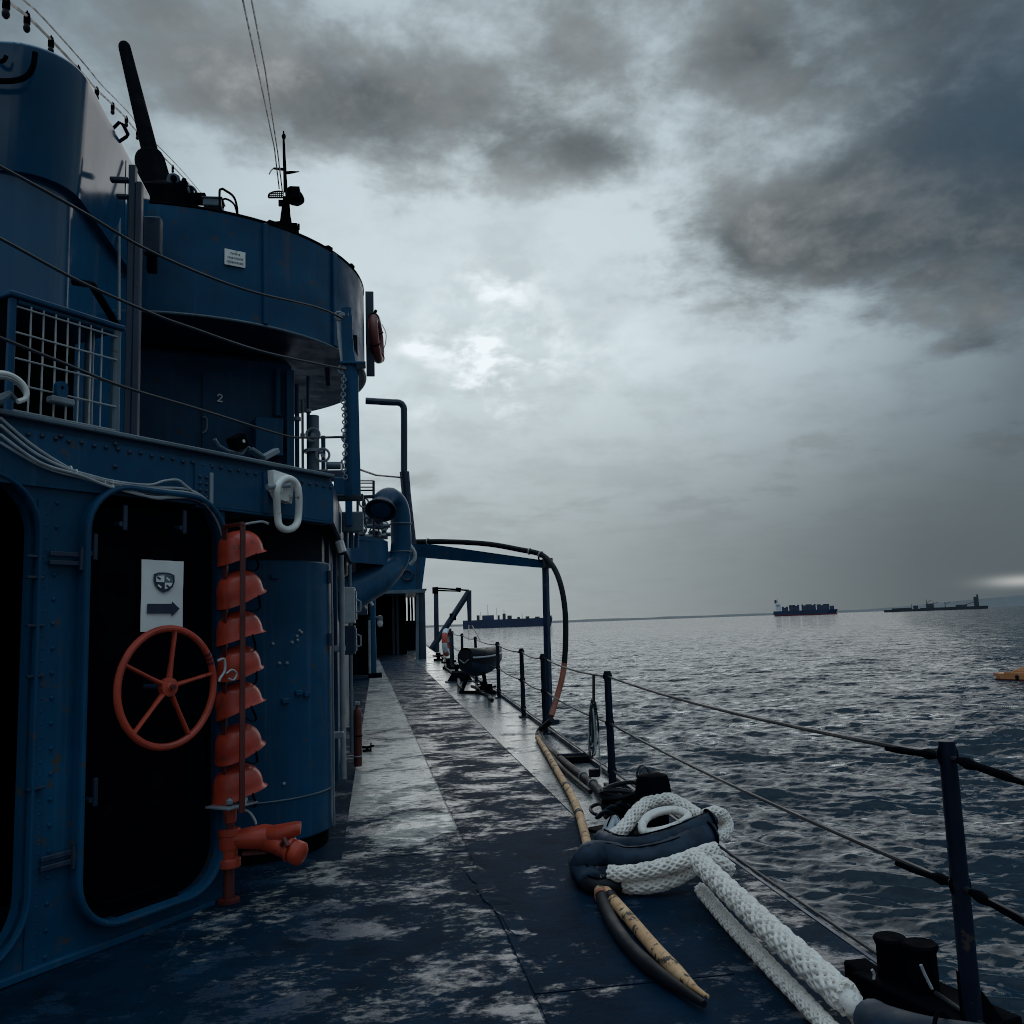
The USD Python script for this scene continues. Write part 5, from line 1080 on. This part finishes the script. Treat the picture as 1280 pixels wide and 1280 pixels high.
lashing.add('loose_end', tube(smoothline(Q([(752, 1020, 5.5), (742, 1017, 5.5), (738, 1010, 5.6), (748, 1005, 5.6), (760, 1009, 5.5)]), .02), .011, 6), 'black_rubber')
for px, py in ((765, 1008), (775, 1004), (757, 1014)): lashing.add('cloth', tube(smoothline(Q([(px - 10, py + 8, 5.45), (px, py, 5.4), (px + 10, py + 4, 5.45)]), .02), .025, 8, flat=.5), 'canvas', smooth=60)
# coil on post
cy = posts[1]; pc2 = st_xy(cy)
co = thing('cord_coil', 'dark cord coil hanging from the lifeline beside the railing post', 'cord coil', at=aty(740, 970, cy + .06))
for k in range(13):                                                  # long uneven bights, bunched near the top
    xo, lo_, wd = 741 + g5.uniform(-2.5, 3), 905 + 46 * g5.uniform(.2, 1) ** .7, g5.uniform(1.2, 5.2)
    lp_ = [(xo, 874 + g5.uniform(0, 8)), (xo - wd * .6, 892), (xo - wd, lo_ - 22), (xo - wd * .7, lo_ - 4), (xo + g5.uniform(-1, 1), lo_), (xo + wd * .8, lo_ - 6), (xo + wd, lo_ - 24), (xo + wd * .5, 890)]
    co.add('loop', tube(smoothline([aty(px, py, cy + .05 + g5.uniform(-.035, .035)) for px, py in lp_], .02, True), .0062, 6, True), ['wire_black', 'cable_grey', 'wire_black'][k % 3])
for k in range(3): co.add('hitch', ring(aty(741.5, 884 + 4 * k, cy + .05), UP + V(.2, 0, 0), .026, .0065, 16, 6), 'wire_black')
co.add('hanging_strap', tube([aty(742, 843, cy + .05), aty(742, 878, cy + .05)], .012, 6), 'wire_black'); co.add('tail', tube(smoothline([aty(px, py, cy + .05) for px, py in [(746, 890), (748, 920), (750, 950), (752, 968)]], .03), .006, 6), 'cable_grey'); co.add('weight', obox(aty(743, 966, cy + .1), (.085, .05, .06)), 'black_rubber')
kb = thing('deck_edge_bar', 'flat black bar lying on the waterway behind the coiled cord', 'bar', at=deck(716, 948)); kA, kB_ = deck(700, 948, .03), deck(738, 950, .03)
kb.add('bar', obox((kA + kB_) / 2, (np.linalg.norm(kB_ - kA), .16, .06)), 'black_paint'); kb.add('lip', obox((kA + kB_) / 2 + V(0, .07, .035), (np.linalg.norm(kB_ - kA), .015, .02)), 'dark_navy_paint')

# ================================================================ FAR GEAR ALONG THE RAIL
td = thing('boat_davit', 'dark triangular boat davit frame at the far deck edge', 'davit', at=aty(545, 812, 20.5))
Yd = 20.5; D_ = lambda px, py: aty(px, py, Yd)
td.add('upright', rod(D_(546, 815), D_(545, 737), .06, .05), 'dark_navy_paint'); td.add('diagonal', tube([D_(539, 812), D_(560, 780), D_(586, 740)], .07, 8), 'dark_navy_paint'); td.add('hanging_bar', tube([D_(586, 738), D_(587, 778)], [.06, .045], 8), 'dark_navy_paint'); td.add('stay', rod(D_(543, 735), D_(586, 738), .022, n=6), 'black_paint'); td.add('stay', rod(D_(545, 738), D_(574, 739), .018, n=6), 'black_paint'); td.add('block', obox(D_(566, 771), (.14, .12, .16)), 'black_paint'); td.add('block', obox(D_(544, 738), (.13, .12, .15)), 'black_paint'); td.add('turnbuckle', rod(D_(570, 737), D_(576, 737.5), .05), 'black_paint')
for px, b in ((592, 600), (588, 586)): td.add('fall', rod(D_(px - 2, 782), aty(b, 800, 17), .012, n=5), 'wire_black')
bt_c = aty(582, 826, 14.9); bd_ = V(math.sin(math.radians(38)), math.cos(math.radians(38)), 0); bx_ = V(bd_[1], -bd_[0], 0)
bt = thing('ships_boat', 'dark covered boat hanging outside the railing, blunt end towards the walkway', 'boat', at=bt_c - V(0, 0, .3))
def boat_skin(lo, hi_, sc, nk=14, nn=18):
    """Hull sections from the square end to the pointed one; lo and hi_ are angles round the section, 0 = right gunwale, pi = left."""
    v, f = [], []
    for i in range(nk):
        t = i / (nk - 1); rnd = .55 + .45 * min(1, t / .22) ** .5; w = .255 * (1 - .97 * t ** 2.6) * sc * rnd; dpt = .34 * (1 - .55 * t ** 3) * sc * rnd; sheer = .05 * t * t
        for j in range(nn):
            a = lo + (hi_ - lo) * j / (nn - 1); c_, s_ = math.cos(a), math.sin(a)
            v.append(bt_c + bd_ * (1.2 * t) + bx_ * (w * math.copysign(abs(c_) ** .7, c_)) + UP * (.06 + sheer + ((-dpt * abs(s_) ** .8) if s_ < 0 else .15 * s_ * (1 - .4 * t) * sc)))
    for i in range(nk - 1):
        for j in range(nn - 1): a = i * nn + j; f += [[a, a + 1, a + nn + 1], [a, a + nn + 1, a + nn]]
    return trimesh.Trimesh(v, f, process=False)
bt.add('hull', boat_skin(-math.pi, 0, 1.0), 'canvas', smooth=60)
bt.add('cover', boat_skin(-.30, math.pi + .30, 1.03), 'black_rubber', smooth=60)
ob_ = [bt_c - bd_ * .004 + bx_ * (.142 * math.copysign(abs(math.cos(a)) ** .7, math.cos(a))) + UP * (.06 + ((-.19 * abs(math.sin(a)) ** .8) if math.sin(a) < 0 else .12 * math.sin(a))) for a in np.linspace(0, 2 * np.pi, 40, endpoint=False)]
bt.add('transom', hull(np.vstack([ob_, np.array(ob_) - bd_ * .02])), 'black_rubber', smooth=False)
bt.add('chevron', tube([bt_c - bd_ * .045 + bx_ * -.09 + UP * .02, bt_c - bd_ * .045 - UP * .04, bt_c - bd_ * .045 + bx_ * .09 + UP * .02], .010, 6), 'steel_grey')
bt.add('rubbing_strake', tube([bt_c + bd_ * (1.2 * t) + bx_ * (.262 * (1 - .97 * t ** 2.6) * (.55 + .45 * min(1, t / .22) ** .5)) + UP * (.05 + .05 * t * t) for t in np.linspace(0, 1, 14)], .016, 6), 'cable_grey')
for k, o in enumerate((-.14, .16)): bt.add('cradle_leg', rod(bt_c + bd_ * .3 + bx_ * o - UP * .22, bt_c + bd_ * .2 + bx_ * (o * 1.7) - UP * .55, .035), 'black_paint')
bt.add('cradle_bar', rod(bt_c + bd_ * .2 - bx_ * .26 - UP * .54, bt_c + bd_ * .2 + bx_ * .3 - UP * .54, .03), 'black_paint')
lr_ = aty(558, 803, 19.5); li = thing('life_ring', 'red and white life ring hung on the far railing', 'life ring', at=lr_ - V(0, 0, .36)); nrm = unit(V(.97, -.24, 0))
for k in range(8):
    a = k * math.pi / 4; li.add('segment', ring(lr_, nrm, .25, .06, 8, 10, a, a + math.pi / 4), 'red_paint' if k % 2 else 'far_white')
li.add('bracket', obox(lr_ + V(.1, .1, -.1), (.05, .05, .8)), 'dark_navy_paint')
dv = deck(575, 852); dvt = thing('deck_vent', 'low dark mushroom vent on the waterway by the railing', 'vent', at=dv)
dvt.add('skirt', lathe([(.26, 0), (.24, .04), (.17, .16), (.15, .19), (0, .20)], dv, n=20), 'black_paint'); dvt.add('flange', lathe([(.30, 0), (.30, .02), (.0, .022)], dv, n=20), 'dark_navy_paint')
clutter = [(548, 826, 22, .16), (561, 836, 18.5, .18), (571, 842, 17, .14), (603, 862, 14.4, .10), (612, 868, 13.9, .12)]
for i, (px, py, y, s) in enumerate(clutter):
    c = deck(px, py); t = thing('edge_cleat', ['dark cleat lump at the foot of the far davit', 'dark cleat below the life ring', 'dark cleat behind the mushroom vent', 'dark cleat under the hanging boat', 'dark cleat beside the foot of the boat post'][i], 'cleat', at=c, group='cleats on the deck edge')
    t.add('base', obox(c + V(0, 0, .03), (s * 1.6, s * 1.4, .06)), 'black_paint'); t.add('bitt', lathe([(s * .35, 0), (s * .3, s * .9), (s * .45, s * 1.1), (s * .4, s * 1.4), (0, s * 1.45)], c, n=12), 'black_paint'); t.add('horn', tube([c + V(-s, 0, s * .9), c + V(0, 0, s * .8), c + V(s, .1, s)], s * .16, 6), 'black_paint')
for k, (a, b) in enumerate((((548, 818), (580, 862)), ((590, 858), (618, 876)))):
    t = thing('deck_line', ['slack black line trailing along the far deck edge', 'slack black line under the hanging boat'][k], 'line', at=deck(*a)); t.add('line', tube(smoothline([deck(a[0] * (1 - s) + b[0] * s + 3 * math.sin(s * 12), a[1] * (1 - s) + b[1] * s, .06 + .04 * math.sin(s * 9)) for s in np.linspace(0, 1, 9)], .1), .03, 6), 'black_rubber')

# ================================================================ DISTANT VESSELS
def frame_at(pxl, pxr, dist, wl):
    a, b = far_at(pxl, wl, dist), far_at(pxr, wl, dist); e = unit(b - a); return (a + b) / 2, e, unit(np.cross(UP, e)), np.linalg.norm(b - a)
def ship_hull(c, e, f, L, B, h0, h1, rake=.04):
    """Pointed bow to the right (along e)."""
    pl = [(-.5, -.4), (-.5, .4), (-.46, .5), (.36, .5), (.46, .26), (.5, 0), (.46, -.26), (.36, -.5), (-.46, -.5)]
    lo = [c + e * (x * L - (rake * L if x > .3 else 0)) + f * (y * B * .9) + UP * h0 for x, y in pl]; hi_ = [c + e * (x * L) + f * (y * B) + UP * h1 for x, y in pl]
    return hull(np.vstack([lo, hi_]))
def bxs(c, e, f, x, y, z, sx, sy, sz): return obox(c + e * x + f * y + UP * (z + sz / 2), (sx, sy, sz), np.array([e, f, UP]), .05)
c, e, f, L = frame_at(579, 691, 1300, 780)
s1 = thing('tanker', 'long low blue ship beyond the railing, bow pointing right', 'ship', at=c)
s1.add('hull', ship_hull(c, e, f, L, 20, -1, 12, .02), 'hull_far_blue', smooth=False); s1.add('forecastle', bxs(c, e, f, L * .455, 0, 11.8, L * .07, 12, 3.2), 'hull_far_blue'); s1.add('stern_house', bxs(c, e, f, -L * .22, 0, 12, L * .13, 14, 6.5), 'hull_far_blue')
for k, (x, w, h) in enumerate(((-.04, .035, 8), (.02, .05, 5), (-.10, .02, 6), (.12, .03, 2.5), (.22, .04, 3), (.33, .05, 2), (-.33, .03, 7))): s1.add('deck_house', bxs(c, e, f, L * x, 0, 12, L * w, 8, h), 'hull_far_dark')
for x, h in ((-.12, 17), (-.04, 14), (.16, 8), (-.3, 12), (-.22, 22)): s1.add('mast', rod(c + e * L * x + UP * 12, c + e * L * x + UP * (12 + h), .35, .2, n=6), 'hull_far_dark')
c, e, f, L = frame_at(967, 1048, 2400, 768)
s2 = thing('container_ship', 'container ship on the horizon with white bridge at its left end', 'ship', at=c)
s2.add('hull', ship_hull(c, e, f, L, 28, 3, 13, .03), 'hull_far_blue', smooth=False); s2.add('boot_top', ship_hull(c, e, f, L * .97, 27, -1, 3, .0), 'far_red', smooth=False)
s2.add('bridge', bxs(c, e, f, -L * .42, 0, 13, L * .08, 22, 20), 'far_white'); s2.add('bridge_wing', bxs(c, e, f, -L * .42, 0, 29, L * .06, 28, 3), 'far_white'); s2.add('funnel', bxs(c, e, f, -L * .455, 0, 33, L * .035, 8, 9), 'hull_far_dark'); s2.add('mast', rod(c - e * L * .42 + UP * 33, c - e * L * .42 + UP * 46, .6, .3), 'hull_far_dark')
for x0_, n_, h in ((-.315, 3, 11), (-.17, 5, 14.5), (.055, 7, 15), (.275, 6, 14), (.41, 2, 9)):
    for k in range(n_): s2.add('container_stack', bxs(c, e, f, L * x0_ + (k - n_ / 2 + .5) * L * .0315, 0, 12.9, L * .0312, 24, h - (2.6 if (k * 5 + n_) % 4 == 0 else 0)), ['hull_far_blue', 'hull_far_blue', 'hull_far_dark'][k % 3])
for i, (a, b, lab_) in enumerate(((1105, 1155, 'low dark barge at the left of the dark ships on the horizon'), (1150, 1196, 'dark ship with cranes between the two others on the horizon'), (1188, 1236, 'dark ship with tall stern block at the right on the horizon'))):
    c, e, f, L = frame_at(a, b, 2600, 763); t = thing('dark_ship', lab_, 'ship', at=c, group='dark ships on the horizon'); t.add('hull', ship_hull(c, e, f, L, 18, -1, 6 + 2 * (i > 0), .02), 'hull_far_dark', smooth=False)
    if i == 0: t.add('deck_cargo', bxs(c, e, f, -L * .05, 0, 6, L * .5, 10, 4), 'hull_far_dark'); t.add('deck_house', bxs(c, e, f, L * .3, 0, 6, L * .12, 10, 9), 'hull_far_dark'); t.add('mast', rod(c + e * L * .2 + UP * 6, c + e * L * .2 + UP * 20, .6, n=5), 'hull_far_dark')
    if i == 1: 
        for x, h in ((-.3, 22), (-.12, 16), (.2, 14)): t.add('crane', cat([rod(c + e * L * x + UP * 8, c + e * L * x + UP * (8 + h), 1.1, .7, n=6), rod(c + e * L * x + UP * (8 + h * .6), c + e * L * (x + .14) + UP * (8 + h * .9), .7, n=5)]), 'hull_far_dark')
        t.add('deck_house', bxs(c, e, f, -L * .22, 0, 8, L * .2, 12, 11), 'hull_far_dark')
    if i == 2: t.add('stern_house', bxs(c, e, f, L * .2, 0, 8, L * .13, 12, 24), 'hull_far_dark'); t.add('funnel', bxs(c, e, f, L * .24, 0, 32, L * .05, 6, 6), 'hull_far_dark'); t.add('crane_jib', rod(c + e * L * .2 + UP * 20, c - e * L * .2 + UP * 10, 1.0, n=5), 'hull_far_dark'); t.add('cargo', bxs(c, e, f, -L * .2, 0, 8, L * .3, 10, 5), 'hull_far_dark')
# small orange boat at the right edge
dd = 62.0; cL, cR = far_at(1240, 828, dd), far_at(1330, 826, dd * .97)
e = unit(cL - cR); f = unit(np.cross(UP, e)); Lb = np.linalg.norm(cL - cR); c = (cL + cR) / 2
ob = thing('orange_boat', 'small weathered orange boat riding low at the right edge', 'boat', at=c)
ob.add('hull', ship_hull(c, e, f, Lb, 1.3, -.25, .42, .10), 'orange_boat', smooth=False); ob.add('gunwale', bxs(c, e, f, -Lb * .08, .55, .40, Lb * .7, .10, .12), 'orange_boat'); ob.add('gunwale', bxs(c, e, f, -Lb * .08, -.55, .40, Lb * .7, .10, .12), 'orange_boat'); ob.add('cabin', hull(np.vstack([bxs(c, e, f, -Lb * .12, 0, .42, Lb * .55, 1.0, .2).vertices, bxs(c, e, f, -Lb * .2, 0, .6, Lb * .3, .7, .35).vertices])), 'orange_boat', smooth=False); ob.add('canopy', bxs(c, e, f, -Lb * .18, 0, .96, Lb * .36, .8, .06), 'far_white'); ob.add('hatch', bxs(c, e, f, Lb * .24, 0, .42, .35, .4, .1), 'dark_red_paint')
for k, x in enumerate((-.30, -.14, .02)): ob.add('cabin_opening', bxs(c, e, f, Lb * x, .37 if False else -.36, .66, Lb * .09, .06, .16), 'black_paint')
ob.add('waterline_band', ship_hull(c, e, f, Lb * .985, 1.32, -.2, .10, .07), 'dark_red_paint', smooth=False)
ob.add('bow_stem', bxs(c, e, f, Lb * .46, 0, .40, .35, .12, .22), 'far_white')
for sd in (-1, 1): ob.add('fender', lathe([(0, -.16), (.09, -.12), (.10, .1), (0, .16)], c + e * Lb * .08 + f * sd * .66 + UP * .22, n=10), 'black_rubber')
tw = thing('tow_line', 'pale mooring line leading left from the small orange boat', 'line', at=cL); tw.add('line', tube(sag(cL + V(0, 0, .25), far_at(1160, 836, 62) + V(0, 0, .12), .12, 16), .035, 5), 'cable_grey')
